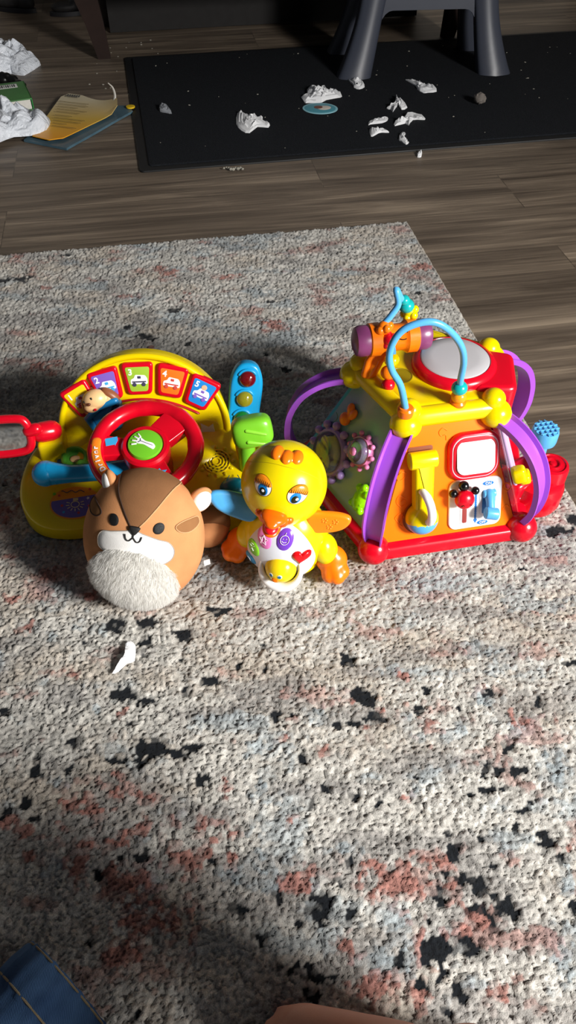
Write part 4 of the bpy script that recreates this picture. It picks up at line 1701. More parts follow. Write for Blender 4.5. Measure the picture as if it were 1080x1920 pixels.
k = MB(CM)
for a, b in ((-.062, .015), (-.028, .020)):
    k.tube([(a, b, .004), (a + .02, .165, .004)], .003, 10)
k.build('clear_rib', plastic('#c9a7cf', .2, 'pale_lilac_plastic'), CP)
k = MB(CM)
k.tube([(.030, .125, .010), (.036, .165, .008)], .0038, 12)
k.build('green_stick', LIM, ACT)
k = MB(CM)
k.ellipsoid((.032, .118, .013), .0085, None, 24, 16)
k.build('orange_ball', ORG2, ACT)
k = MB(CM)
k.tube([(.024, .060, .012), (.030, .110, .012)], .0042, 12)
k.build('yellow_stick', YEL2, ACT)
k = MB(CM)
k.rbox((-.062, .060, .012), (.018, .026, .020), None, .5)
k.rbox((-.055, .047, .018), (.022, .016, .016), None, .5)
k.build('yellow_knob', YEL2, ACT)
inv = Matrix.Rotation(R(-11), 4, 'Z')


def loc_(x, y, z):
    return tuple(inv @ Vector((x - .1945, y - .845, z)))


k = MB()
c = loc_(.362, .792, 0)
k.lathe([(.030, .002), (.037, .004), (.040, .012), (.040, .040), (.037, .050), (.031, .054), (.010, .055)], c, seg=40)
c = loc_(.338, .797, 0)
k.rbox((c[0], c[1], .032), (.05, .07, .058), Euler((0, 0, R(-65))), .35)
pod = k.build('side_pod', RED, ACT)
k = MB()
c = loc_(.3775, .794, 0)
k.lathe([(.024, .046), (.024, .070), (.0225, .0745), (.019, .076), (.018, .0745), (.0125, .0745), (.0115, .077), (.0095, .077), (.0085, .0745), (.0045, .0745), (.0035, .0765), (.0005, .077)], c, seg=40)
k.build('ring_button', RED, pod)
k = MB()
c = loc_(.366, .768, .046)
k.rbox(c, (.020, .014, .014), Euler((0, 0, R(20))), .4)
k.build('blue_window', SKY, pod)
k = MB()
c = loc_(.3615, .815, 0)
k.lathe([(.010, .050), (.0095, .095), (.012, .098), (.0180, .100), (.0188, .104), (.0188, .118), (.0175, .1225), (.002, .123)], c, seg=40)
wf_ = k.build('waffle_button', SKY, pod)
k = MB()
for j in (-1.5, -.5, .5, 1.5):
    hl = math.sqrt(max(0, .0168 ** 2 - (j * .0075) ** 2))
    if hl > .003:
        k.tube([(c[0] + j * .0075, c[1] - hl, .1235), (c[0] + j * .0075, c[1] + hl, .1235)], .0013, 8)
        k.tube([(c[0] - hl, c[1] + j * .0075, .1235), (c[0] + hl, c[1] + j * .0075, .1235)], .0013, 8)
k.build('waffle_grid', SKY, wf_)
# yellow flap showing beyond the drum
k = MB()
k.slab(rpoly([(.010, .062), (.052, .050), (.050, .064), (.018, .088)], .004), .196, .208, .003)
k.build('rear_flap', YEL, ACT)
k = MB()
k.ellipsoid((.050, .060, .210), .0062, None, 20, 14)
k.build('pink_knob', PNK, ACT)
k = MB()
k.lathe([(.0165, .2048), (.0165, .2056), (.0155, .2058), (.0150, .2052)], (-.048, -.010, 0), seg=40)
k.build('hammer_hole_shade', plastic('#8a7a00', .4, 'dark_yellow_shade'), ACT)  # disc laid on the plate; its dark yellow paints the shade inside the hole

# toy hammer standing in its hole on the top plate
HM = empty('toy_hammer', wor_h := (0, 0, 0), 'orange toy hammer with purple caps and a smiling face, standing in the yellow top', 'toy hammer')
HM.location = (0.1945 + math.cos(R(11)) * -.0600 - math.sin(R(11)) * .006, 0.845 + math.sin(R(11)) * -.0600 + math.cos(R(11)) * .006, .2055)
HM.rotation_euler = (0, 0, R(11))
k = MB()
k.tube([(-.0265, -.002, .002), (-.018, .000, .022), (-.004, 0, .042)], [.012, .0125, .011], 20, squash=.8)
k.tube([(-.0345, -.006, .001), (-.0300, -.004, .020), (-.020, -.002, .034)], [.005, .005, .004], 12)
k.build('hammer_handle', ORG2, HM)
bx0, bz = .000, .0500
k = MB(Matrix.Translation((bx0, 0, bz)))
k.lathe([(.019, -.033), (.0215, -.031), (.0215, -.018), (.019, -.015), (.0175, -.012), (.0175, .012), (.019, .015), (.0215, .018), (.0215, .031), (.019, .033)], (0, 0, 0), (1, 0, 0), 44)
hd = k.build('hammer_head', ORG2, HM)
PCAP = plastic('#7c3a68', .3, 'dark_purple_plastic')
for s in (-1, 1):
    k = MB(Matrix.Translation((bx0, 0, bz)))
    k.lathe([(.0195, .031), (.0200, .036), (.0200, .044), (.0180, .049), (.011, .052), (.0005, .053)], (0, 0, 0), (s, 0, 0), 40)
    k.build('hammer_cap', PCAP, HM)


def barrel(a, b):
    """point on the middle of the barrel; a along, b angle up the side towards the viewer"""
    t = R(-90 + b)
    r = .0177
    p = Vector((bx0 + a, r * math.cos(R(b)) * -1, bz + r * math.sin(R(b))))
    n = Vector((0, -math.cos(R(b)), math.sin(R(b))))
    return p, n


for a in (.004, .016):
    k = MB()
    p, n = barrel(a, 48)
    k.ellipsoid(p, (.0020, .0012, .0030), None, 14, 10)
    k.build('face_eye', BLK, hd)
k = MB()
pts = []
for t in np.linspace(-1, 1, 9):
    p, n = barrel(.010 + t * .0085, 22 + 12 * t * t)
    pts.append(p + n * .0002)
k.tube(pts, .0007, 8)
k.build('face_smile', BLK, hd)
k = MB()
for a in (.000, .020):
    p, n = barrel(a, 36)
    k.ellipsoid(p, (.0022, .0012, .0022), None, 14, 10)
k.build('face_cheek', PNK, hd)

# ================================================================== dashboard driving toy
DT = empty('driving_toy', (-0.209, 0.82, 0.0), 'yellow toy dashboard with red steering wheel, numbered picture buttons and a round-cornered red mirror', 'driving toy', (0, 0, R(4)))


def ztop(y):
    return max(.030, .057 + .29 * y)


def warp_base(w):
    return Vector((w.x, w.y, w.z / .06 * ztop(w.y)))


def on_base(a, b):
    return Vector((a, b, ztop(b))), Vector((0, -.28, .96))


base_out = [(-.182, -.012), (-.176, -.055), (-.148, -.088), (-.100, -.098), (-.052, -.084), (-.018, -.060), (.022, -.060), (.056, -.084), (.104, -.098), (.150, -.088), (.178, -.055), (.182, -.012), (.168, .036), (.130, .072), (.060, .088), (0, .090), (-.060, .088), (-.130, .072), (-.168, .036)]
bo = [(p.x, p.y) for p in catmull([(a, b, 0) for a, b in base_out], 6, True)]
k = MB()
k.slab(bo, .004, .060, .020, warp=warp_base, steps=8)
k.build('base', YEL, DT)
k = MB()
k.slab([(a * .985, b * .985) for a, b in bo], 0, .006, .001)
k.build('underside', plastic('#1a1a1c', .6, 'dark_underside'), DT)
# raised dashboard arch
PF = frame((0, .040, .050), (1, 0, 0), (0, .316, .949))


def on_panel(a, b, h=0.0):
    return PF @ Matrix.Translation((a, b, h))


arch = [(-.126, -.012), (.126, -.012)]
for j in range(41):
    t = PI * j / 40
    arch.append((.126 * math.cos(t), .024 + .118 * math.sin(t)))
k = MB(PF)
k.slab(arch, -.034, .0, .010, steps=6, bottom=.008)
k.build('dashboard', YEL, DT)
k = MB(PF)
ring = [(.1225 * math.cos(t), .024 + .1145 * math.sin(t), .0) for t in np.linspace(-.1, PI + .1, 50)]
k.tube(ring, .0048, 12)
k.build('dashboard_rim', YEL, DT)
# lower raised ledge between arch and base
k = MB()
k.ellipsoid((0, .022, .050), (.120, .050, .026), None, 48, 20)
k.build('centre_console', YEL, DT)

BW = [('#f0cf10', 'yellow'), ('#7d5fc0', 'violet'), ('#9cc23a', 'green'), ('#f3741c', 'orange'), ('#1f86d6', 'blue')]
BC = [(-.0840, .0820, 29), (-.0460, .1020, 13), (-.0010, .1095, 0), (.0440, .1035, -13), (.0840, .0845, -29)]
PRW = plastic('#f4f4f4', .5, 'white_print')
PRK = plastic('#3b3a55', .5, 'dark_outline_print')
PRB = plastic('#39a7df', .5, 'light_blue_print')
PRR = plastic('#c8453a', .5, 'red_print')
for i, ((a, b, rz), (hx, cn)) in enumerate(zip(BC, BW)):
    M = on_panel(a * 1.03, b - .003, .0) @ Matrix.Rotation(R(rz), 4, 'Z')
    bt_ = rpoly([(-.0172, -.0240), (.0172, -.0240), (.0232, .0240), (-.0232, .0240)], .007, 6)
    k = MB(M)
    k.slab(bt_, -.002, .0065, .0035)
    bo_ = k.build('picture_button', RED, DT)
    k = MB(M)
    k.slab(rpoly([(-.0124, -.0180), (.0124, -.0180), (.0176, .0182), (-.0176, .0182)], .004, 5), .0060, .0069, .0002)
    stk = k.build('picture_sticker', plastic(hx, .4, cn + '_print'), bo_)
    text('number', str(i + 1), .0125, M @ Matrix.Translation((-.0105, .0105, .0071)), PRW, stk, .0002, .0003)
    k = MB(M)
    body = [(-.011, -.007), (.013, -.007), (.013, .001), (.010, .006), (-.004, .007), (-.006, .002), (-.011, .000)]
    k.slab(rpoly(body, .002), .0069, .0073, .0001)
    v = k.build('vehicle_picture', PRW, stk)
    k = MB(M)
    k.slab(rpoly([(-.009, -.0045), (.011, -.0045), (.011, -.0025), (-.009, -.0025)], .0006), .0073, .0075, .0001)
    k.slab(rpoly([(-.001, .0012), (.004, .0012), (.004, .005), (-.001, .005)], .0008), .0073, .0075, .0001)
    for x in (-.006, .007):
        k.slab(ell(x, -.0075, .0030, .0030, 16), .0073, .0077, .0001)
    k.build('vehicle_lines', (PRR, PRB, PRK, PRR, VIO)[i], stk)
    if i == 4:
        k = MB(M)
        k.slab(ell(.001, .010, .0042, .0040, 16), .0069, .0075, .0001)
        k.build('driver_picture', plastic('#e0b088', .5, 'tan_print'), stk)

# curved slot and the dog slider
k = MB()
sl = []
for t in np.linspace(0, 1, 30):
    a = -.062 + .142 * t
    sl.append(PF @ Vector((a, .0745 - (a + .004) ** 2 * 3.6, .0002)))
k.tube(sl, .0026, 10, squash=.6)
k.build('slot', plastic('#b01020', .4, 'dark_red_plastic'), DT)
DM = on_panel(-.0530, .0620) @ Matrix.Rotation(R(22), 4, 'Z')
k = MB(DM)
k.slab(rpoly([(-.024, -.032), (.010, -.034), (.028, .004), (.020, .010), (-.024, .004)], .006), .002, .016, .006)
k.tube([(-.026, -.024, .013), (-.027, .002, .015), (-.004, .012, .017), (.022, .010, .017)], [.0045, .006, .006, .0055], 14)
k.ellipsoid((.006, -.010, .013), (.010, .010, .004), None, 24, 14)
cs = k.build('car_slider', DTEAL if False else plastic('#1a78b0', .3, 'deep_blue_plastic'), DT)
k = MB(DM)
k.cyl((.004, -.012, .0165), .0078, .0012, seg=28)
k.build('steering_disc', BLK, cs)
k = MB(DM)
k.ellipsoid((-.003, .023, .015), (.0185, .0150, .0140), Euler((0, 0, R(-8))), 32, 20)
k.ellipsoid((-.010, .017, .020), (.0125, .0095, .0075), None, 28, 18)
k.ellipsoid((.012, .017, .015), (.010, .008, .006), None, 24, 16)
dh = remesh(k, 'dog_figure', TAN, cs, .0010, 3)
k = MB(DM)
k.ellipsoid((-.0215, .016, .012), (.0060, .0150, .0075), Euler((0, 0, R(-8))), 24, 16)
k.ellipsoid((.0195, .0200, .012), (.0070, .0150, .0080), Euler((0, 0, R(30))), 24, 16)
k.ellipsoid((.004, .0330, .000), (.013, .0060, .006), Euler((0, 0, R(-15))), 24, 16)
k.build('dog_ears', plastic('#8a5230', .4, 'ear_brown_plastic'), dh)
k = MB(DM)
k.ellipsoid((-.0105, .0235, .0300), (.0033, .0022, .0018), None, 16, 10)
k.build('dog_nose', plastic('#5a2f1c', .3, 'nose_brown_plastic'), dh)
k = MB(DM)
for x in (-.0155, -.0035):
    k.ellipsoid((x, .0290, .0275), (.0014, .0020, .0014), None, 12, 8)
k.build('dog_eyes', BLK, dh)
k = MB(DM)
k.ellipsoid((-.0065, .0125, .0280), (.0026, .0018, .0012), None, 12, 8)
k.build('dog_tongue', RED, dh)

# steering wheel
WM = frame((.012, -.0445, .120), (1, 0, 0), (0, .966, .259))
k = MB(WM)
rim = [(.068 * math.cos(2 * PI * j / 72), .068 * math.sin(2 * PI * j / 72), 0) for j in range(72)]
rad = [.0112 + (.0006 if (j % 9) in (0, 1) else 0.0) for j in range(72)]
k.tube(rim, rad, 20, closed=True)
wh = k.build('steering_wheel', RED, DT, 60)
k = MB(WM)
k.lathe([(.0250, -.034), (.0310, -.026), (.0335, -.006), (.0330, .006), (.0300, .0095), (.0255, .0100), (.0240, .0075)], seg=52)
hb_ = k.build('wheel_hub', RED, wh)
k = MB(WM)
k.lathe([(.0238, .004), (.0238, .0095), (.0225, .0122), (.0140, .0140), (.0005, .0145)], seg=52)
hn = k.build('horn_button', plastic('#6fbf2a', .3, 'horn_green_plastic'), wh)
k = MB(WM @ Matrix.Rotation(R(-28), 4, 'Z'))
k.slab([(p.x, p.y) for p in catmull([(-.010, -.0045, 0), (-.010, .0050, 0), (0, .0030, 0), (.010, .0042, 0), (.0155, .0012, 0), (.0150, -.0040, 0), (.009, -.0042, 0), (0, -.0030, 0)], 5, True)], .0135, .0150, .0002)
for t in (150, 170, 190, 210):
    d = Vector((math.cos(R(t)), math.sin(R(t)), 0))
    k.tube([d * .0125 + Vector((.001, 0, .0141)), d * .0180 + Vector((.001, 0, .0136))], .0012, 8)
ic = k.build('horn_picture', PRW, hn)
k = MB(WM @ Matrix.Rotation(R(-28), 4, 'Z'))
k.tube([(-.008, -.0030, .0151), (-.006, 0, .0152), (-.008, .0032, .0151)], .0005, 6)
k.tube([(-.006, 0, .0152), (.012, .0005, .0150)], .0004, 6)
k.build('horn_lines', PRK, ic)


def spoke(deg, w0, w1, h):
    d = R(deg)
    M = WM @ Matrix.Rotation(d, 4, 'Z')
    s = MB(M)
    s.slab(rpoly([(.024, -w0), (.064, -w1), (.064, w1), (.024, w0)], .003), -.010, h, .002)
    return s.build('spoke', RED, wh)


s1 = spoke(174, .013, .018, .003)
s2 = spoke(45, .019, .022, .006)
s3_ = spoke(-66, .014, .016, .003)
k = MB(WM @ Matrix.Translation((-.0470, .0120, 0)) @ Matrix.Rotation(R(10), 4, 'Z'))
k.slab([(-.008, -.006), (.004, -.006), (.004, -.008), (.009, 0), (.009, .006), (-.008, .006)], .0028, .0036, .0001)
k.build('arrow_sticker', PRB, s1, 10)
k = MB(WM @ Matrix.Translation((.0190, -.0420, 0)) @ Matrix.Rotation(R(-10), 4, 'Z'))
k.slab([(-.008, -.004), (-.002, -.006), (0, -.009), (.003, -.006), (.009, -.006), (.006, 0), (.009, .006), (.002, .004), (-.001, .007), (-.004, .003), (-.008, .004)], .0028, .0036, .0001)
k.build('star_sticker', PRB, s3_, 10)
# orange tag with its word on the left of the rim
tg_ = MB()
TAGM = []
for t in np.linspace(172, 222, 14):
    a = R(t)
    TAGM.append(WM @ Vector((.0665 * math.cos(a), .0665 * math.sin(a), .0090)))
tg_.tube(TAGM, .0068, 14, squash=.45, up=tuple(WM.to_3x3() @ Vector((0, 0, 1))))
tgo = tg_.build('orange_label', plastic('#f5821e', .4, 'orange_label_print'), wh)
for ch, t in zip('Driver', np.linspace(214, 183, 6)):
    a = R(t)
    M = WM @ Matrix.Translation((.0660 * math.cos(a), .0660 * math.sin(a), .0125)) @ Matrix.Rotation(a - PI / 2, 4, 'Z')
    text('letter', ch, .0098, M, PRW, tgo, .0003, .0003)
k = MB()
k.tube([(.010, -.012, .052), tuple(WM @ Vector((0, 0, -.030)))], [.034, .026], 32)
k.build('steering_column', RED, DT)

# blue lever, green ignition ring, stickers of the left lobe
k = MB()
k.tube(catmull([(-.130, -.040, .078), (-.112, -.041, .077), (-.085, -.041, .076), (-.040, -.040, .078), (-.005, -.035, .080)], 6), [.0175, .0150, .0125, .0125, .0135, .0140], 20)
k.ellipsoid((-.134, -.040, .078), (.0185, .0195, .0175), None, 28, 18)
k.build('turn_lever', CYA, DT)
k = MB()
c = Vector((-.102, .006, ztop(.006)))
KM = frame(c, (1, 0, 0), (0, .95, .29))
k.M = KM
k.slab([(p.x, p.y) for p in catmull([(-.026, 0, 0), (-.018, .013, 0), (.012, .012, 0), (.034, 0, 0), (.038, -.012, 0), (0, -.014, 0), (-.022, -.010, 0)], 5, True)], -.003, .0012, .0008)
kp = k.build('key_sticker', plastic('#2a6f9a', .4, 'key_blue_print'), DT)
k = MB(KM)
k.lathe([(.0185, -.001), (.0195, .006), (.0180, .010), (.0155, .0105), (.0140, .008), (.0130, .003), (.001, .0025)], seg=40)
k.tube([(.010, -.010, .004), (.022, -.014, .004)], [.008, .006], 14)
ks = k.build('ignition_ring', plastic('#58a636', .3, 'ignition_green_plastic'), DT)
k = MB(KM)
k.ellipsoid((.001, 0, .0035), (.008, .006, .002), None, 20, 12)
k.build('ignition_picture', TAN, ks)


def base_shape(name, pts, mat, h, parent, rings=3, center=None):
    q = MB()
    q.patch(pts, lambda a, b: (on_base(a, b)[0], on_base(a, b)[1]), .0, rings, .0004, None, h, center)
    return q.build(name, mat, parent, 60)


stpts = []
for t in np.linspace(0, 2 * PI, 40, endpoint=False):
    r = 1 + .10 * math.cos(2 * t)
    stpts.append((-.098 + .034 * r * math.cos(t) * .95, -.062 + .0275 * r * math.sin(t)))
SK1 = base_shape('lobe_sticker', stpts, plastic('#f29a20', .4, 'amber_print'), .0006, DT)
low = [(a, b) for a, b in stpts]
lowp = [(-.098 + (a + .098) * .94, min(-.060 + (b + .060) * .93, -.0545 + .12 * (a + .098))) for a, b in low]
SK2 = base_shape('violet_field', lowp, plastic('#6d5fae', .4, 'violet_field_print'), .0009, SK1)
k = MB()
bc = Vector((-.0975, -.0650))
pt = lambda a, b, h=.0013: on_base(a, b)[0] + on_base(a, b)[1] * h
ringp = [pt(bc.x + .0058 * math.cos(t), bc.y + .0046 * math.sin(t)) for t in np.linspace(0, 2 * PI, 24, endpoint=False)]
k.tube(ringp, .0006, 6, closed=True)
for t in range(-200, 25, 28):
    c_, s_ = math.cos(R(t)), math.sin(R(t))
    k.tube([pt(bc.x + .0085 * c_, bc.y + .0070 * s_), pt(bc.x + .0125 * c_, bc.y + .0100 * s_)], .0006, 6)
for j in range(3):
    k.tube([pt(bc.x - .0030, bc.y + .0060 + j * .0014), pt(bc.x + .0034, bc.y + .0064 + j * .0014)], .0006, 6)
k.build('bulb_picture', plastic('#e8d9a0', .4, 'cream_line_print'), SK2)
for x, y, r, m in ((-.128, -.0470, .0022, GRN), (-.121, -.0500, .0018, PRR), (-.078, -.0420, .0020, PRR)):
    base_shape('dot', ell(x, y, r, r, 14), m, .0010, SK1, 1)
for x, y, m in ((-.116, -.0660, PRR), (-.080, -.0560, PRW), (-.113, -.0760, PRB), (-.078, -.0680, PRR), (-.092, -.0780, PRR)):
    st_ = []
    for j in range(10):
        r = .0026 if j % 2 else .0013
        st_.append((x + r * math.cos(j * PI / 5), y + r * math.sin(j * PI / 5)))
    base_shape('star', st_, m, .0012, SK2, 1)
k = MB()
k.tube([pt(x, -.0445 + .0015 * math.sin((x + .12) * 500), .0010) for x in np.linspace(-.118, -.086, 22)], .0006, 6)
k.build('wavy_line', PRK, SK1)

# green sign with its letters, left foot of the arch
k = MB(on_panel(-.082, .004))
k.slab([(-.014, 0), (0, -.010), (.016, -.004), (.012, .010), (-.004, .012)], 0, .0010, .0002)
ln = k.build('green_sign', plastic('#1e5a3c', .4, 'dark_green_print'), DT, 10)
text('sign_letters', 'Le', .0085, on_panel(-.082, .001, .0013), PRW, ln)

# mirror on its arm
k = MB()
k.rbox((-.134, .028, .064), (.040, .042, .054), Euler((0, 0, R(6))), .3)
k.build('mirror_bracket', YEL, DT)
k = MB()
k.tube([(-.131, .028, .098), (-.144, .022, .101)], [.0155, .0150], 24)
k.build('mirror_hinge', RED, DT)
MMr = frame((-.192, .010, .107), (1, .02, .06), (-.05, .25, .97))
k = MB(MMr)
fr_ = catmull([(.036, .0, 0), (.034, .0175, 0), (.022, .0245, 0), (-.020, .0255, 0), (-.036, .0180, 0), (-.040, .0, 0), (-.036, -.0180, 0), (-.018, -.0270, 0), (.020, -.0265, 0), (.033, -.0180, 0)], 6, True)
k.tube([tuple(p) for p in fr_], .0062, 16, closed=True)
k.tube([(.036, .004, 0), (.046, .006, 0)], .009, 16)
mfr = k.build('mirror_frame', RED, DT)
k = MB(MMr)
k.slab([(p.x * .95, p.y * .95) for p in fr_], -.002, .0012, .0002)
k.build('mirror_pane', mirror_mat(), mfr, 5)

# arrow pointer on the right of the panel
k = MB(on_panel(.0900, .0200))
k.slab([(p.x, p.y) for p in catmull([(-.018, -.006, 0), (-.012, .017, 0), (.012, .016, 0), (.020, .004, 0), (.006, -.020, 0), (-.008, -.020, 0)], 5, True)], 0, .0022, .0012)
ap = k.build('arrow_well', plastic('#e8cf20', .15, 'pale_yellow_plastic'), DT)
k = MB(on_panel(.0900, .0200) @ Matrix.Rotation(R(-20), 4, 'Z'))
k.slab([(-.013, -.005), (-.002, -.007), (-.001, -.014), (.015, -.001), (.006, .015), (.001, .008), (-.012, .010), (-.008, .002)], .0022, .0034, .0004)
k.build('arrow_sticker', plastic('#dfe4e2', .35, 'silver_print'), ap, 20)

# speaker grille
GMt = frame(on_base(.104, -.008)[0] + Vector((0, 0, .001)), (1, 0, 0), (0, .95, .29))
k = MB(GMt)
for r in (.006, .0105, .015, .0195):
    k.tube([(r * math.cos(2 * PI * j / 40), r * math.sin(2 * PI * j / 40), .0004) for j in range(40)], .0011, 8, closed=True)
for j in range(12):
    t = 2 * PI * j / 12
    k.ellipsoid((.0245 * math.cos(t), .0245 * math.sin(t), .0006), (.0032, .0024, .0018), Euler((0, 0, t)), 14, 10)
sg_ = k.build('speaker_grille', YEL, DT)
k = MB(GMt)
for r, n in ((.0082, 8), (.0128, 12), (.0172, 14)):
    for j in range(n):
        t = 2 * PI * j / n + r * 90
        k.ellipsoid((r * math.cos(t), r * math.sin(t), .0002), (.0016, .0009, .0006), Euler((0, 0, t + PI / 2)), 8, 6)
k.build('speaker_holes', plastic('#2c2606', .7, 'hole_dark'), sg_)

# teal half-dome and green gear lever on the right lobe
k = MB()
k.ellipsoid((.128, -.052, ztop(-.052) + .000), (.021, .017, .014), Euler((R(16), 0, 0)), 36, 20)
td = k.build('teal_dome', DTEAL, DT)
k = MB()
for x in (-.010, .010):
    k.tube([(.128 + x * .6, -.064, ztop(-.052) + .0085), (.128 + x, -.048, ztop(-.052) + .0125), (.128 + x * .6, -.036, ztop(-.052) + .011)], .0007, 8)
k.build('dome_ridge', DTEAL, td)
k = MB()
k.tube(catmull([(.138, -.012, .066), (.136, .010, .074), (.141, .030, .078)], 5), .0035, 10)
k.tube(catmull([(.176, -.012, .064), (.178, .010, .072), (.172, .030, .078)], 5), .0035, 10)
k.build('lever_guard', YEL, DT)
k = MB()
k.tube([(.150, -.018, .052), (.149, -.020, .085), (.150, -.021, .105)], [.013, .012, .012], 24)
k.rbox((.158, -.020, .122), (.058, .036, .044), Euler((R(-18), R(-8), R(4))), .55)
k.ellipsoid((.150, -.020, .110), (.018, .016, .014), None, 28, 18)
gl_ = remesh(k, 'gear_lever', plastic('#74c02a', .3, 'lever_green_plastic'), DT, .0016, 6)
k = MB()
k.tube([(.150, -.034, .134), (.176, -.036, .128)], [.0030, .0022], 12)
k.tube([(.152, -.0395, .118), (.178, -.038, .112)], [.0030, .0022], 12)
k.build('finger_groove', plastic('#8ad43a', .3, 'groove_green_plastic'), gl_)

# traffic light
TM = frame((.1420, .050, .062), (.99, 0, -.16), (.15, .30, .94))
k = MB(TM)
k.slab([(p.x, p.y) for p in catmull([(-.0215, 0, 0), (0, -.006, 0), (.0225, 0, 0), (.0240, .040, 0), (.0235, .080, 0), (.0150, .102, 0), (0, .108, 0), (-.0150, .102, 0), (-.0235, .080, 0), (-.0230, .040, 0)], 6, True)], -.016, .006, .005, bottom=.004)
tl = k.build('traffic_light', CYA, DT)
for y, c in ((.0850, '#6d0a12'), (.0540, '#8f8a20'), (.0230, '#12702c')):
    M = TM @ Matrix.Translation((0 - (.0850 - y) * .03, y, .0055))
    k = MB(M)
    k.lathe([(.0125, 0), (.0125, .001), (.0115, .0045), (.0085, .0075), (.0045, .0092), (.0005, .0097)], seg=36)
    k.build('signal_lens', plastic(c, .08, 'lens_' + c.strip('#'), .02, .8, .5), tl)
    k = MB(M)
    k.tube([(.0138 * math.cos(R(t)), .0138 * math.sin(R(t)), .0015) for t in range(35, 165, 10)], .0020, 10)
    k.build('lens_hood', CYA, tl)


# ================================================================== helpers for shapes laid on rounded bodies
def ell_surf(r, d):
    """map (a, b) on the tangent plane of direction d to the surface of the ellipsoid of radii r"""
    d = Vector(d).normalized()
    up = Vector((0, 0, 1)) if abs(d.z) < .95 else Vector((0, 1, 0))
    s = up.cross(d * -1).normalized() * -1
    w = d.cross(s)
    if w.z < 0:
        w = -w
    R2 = Vector(r)

    def surf(a, b):
        q = d + s * a + w * b
        t = 1 / math.sqrt((q.x / R2.x) ** 2 + (q.y / R2.y) ** 2 + (q.z / R2.z) ** 2)
        p = q * t
        n = Vector((p.x / R2.x ** 2, p.y / R2.y ** 2, p.z / R2.z ** 2)).normalized()
        return p, n

    def uv(p):
        p = Vector(p)
        k_ = p.dot(d)
        return (p.dot(s) / k_, p.dot(w) / k_)
    return surf, uv


def front_pt(r, x, z):
    """point on the front (-y) of the ellipsoid with given x, z"""
    v = max(0.0, 1 - (x / r[0]) ** 2 - (z / r[2]) ** 2)
    return Vector((x, -r[1] * math.sqrt(v), z))


def on_body(name, r, pts3, mat, parent, M, h=.0006, puff=0.0, rings=6, smooth=3, d=None, thick=.0008):
    c = Vector(d) if d else sum((Vector(p) for p in pts3), Vector()) / len(pts3)
    surf, uv = ell_surf(r, c)
    o2 = [uv(p) for p in pts3]
    if smooth:
        o2 = [(p.x, p.y) for p in catmull([(a, b, 0) for a, b in o2], smooth, True)]
    k_ = MB(M)
    k_.patch(o2, surf, puff, rings, thick, None, h)
    return k_.build(name, mat, parent, 60), o2, surf


def line_on(name, r, pts3, rad, mat, parent, M, h=.0004, n=5, closed=False):
    k_ = MB(M)
    P = []
    for p in catmull(pts3, n, closed):
        q = p / math.sqrt((p.x / r[0]) ** 2 + (p.y / r[1]) ** 2 + (p.z / r[2]) ** 2)
        P.append(q * (1 + h / q.length))
    k_.tube(P, rad, 8, closed=closed)
    return k_.build(name, mat, parent)


# ================================================================== duck toy
DK = empty('duck_toy', (-0.003, 0.676, 0.0), 'glossy yellow plastic duck toy with orange beak, sleepy blue eyes and a white button belly', 'duck toy', (0, 0, R(-15)))
DY = plastic('#e8d204', .22, 'duck_yellow_plastic')
DINV = (Matrix.Translation((-0.003, 0.676, 0)) @ Matrix.Rotation(R(-15), 4, 'Z')).inverted()


def dw(x, y, z):
    return DINV @ Vector((x, y, z))


br = (.0570, .0510, .0640)
BM = Matrix.Translation((0, 0, .0600))
k = MB()
k.ellipsoid((0, 0, .060), br, None, 48, 32)
k.ellipsoid((0, .004, .022), (.050, .046, .022), None, 40, 20)
k.ellipsoid((0, .004, .105), (.036, .034, .02), None, 32, 20)
remesh(k, 'body', DY, DK, .002, 6)
hr = (.0540, .0530, .0550)
HMx = Matrix.Translation(dw(-.005, .680, .1490)) @ Matrix.Rotation(R(3), 4, 'Z') @ Matrix.Rotation(R(8.6), 4, 'Y')
k = MB(HMx)
k.ellipsoid((0, 0, 0), hr, None, 72, 48)
head = k.build('head', DY, DK, 180)
line_on('head_seam', hr, [(-.050, .005, .012), (-.040, -.012, .034), (-.018, -.020, .048), (0, -.022, .050), (.018, -.020, .048), (.040, -.012, .034), (.050, .005, .012)], .0004, plastic('#b8a800', .4, 'seam_yellow'), head, HMx, -.0001)
k = MB(HMx)
for x, y in ((-.0125, .001), (0, -.003), (.0115, .001)):
    k.ellipsoid((x - .002, y - .006, .0525), (.0080, .0110, .0058), Euler((R(12), 0, 0)), 24, 16)
remesh(k, 'head_tuft', ORG2, head, .0008, 3)

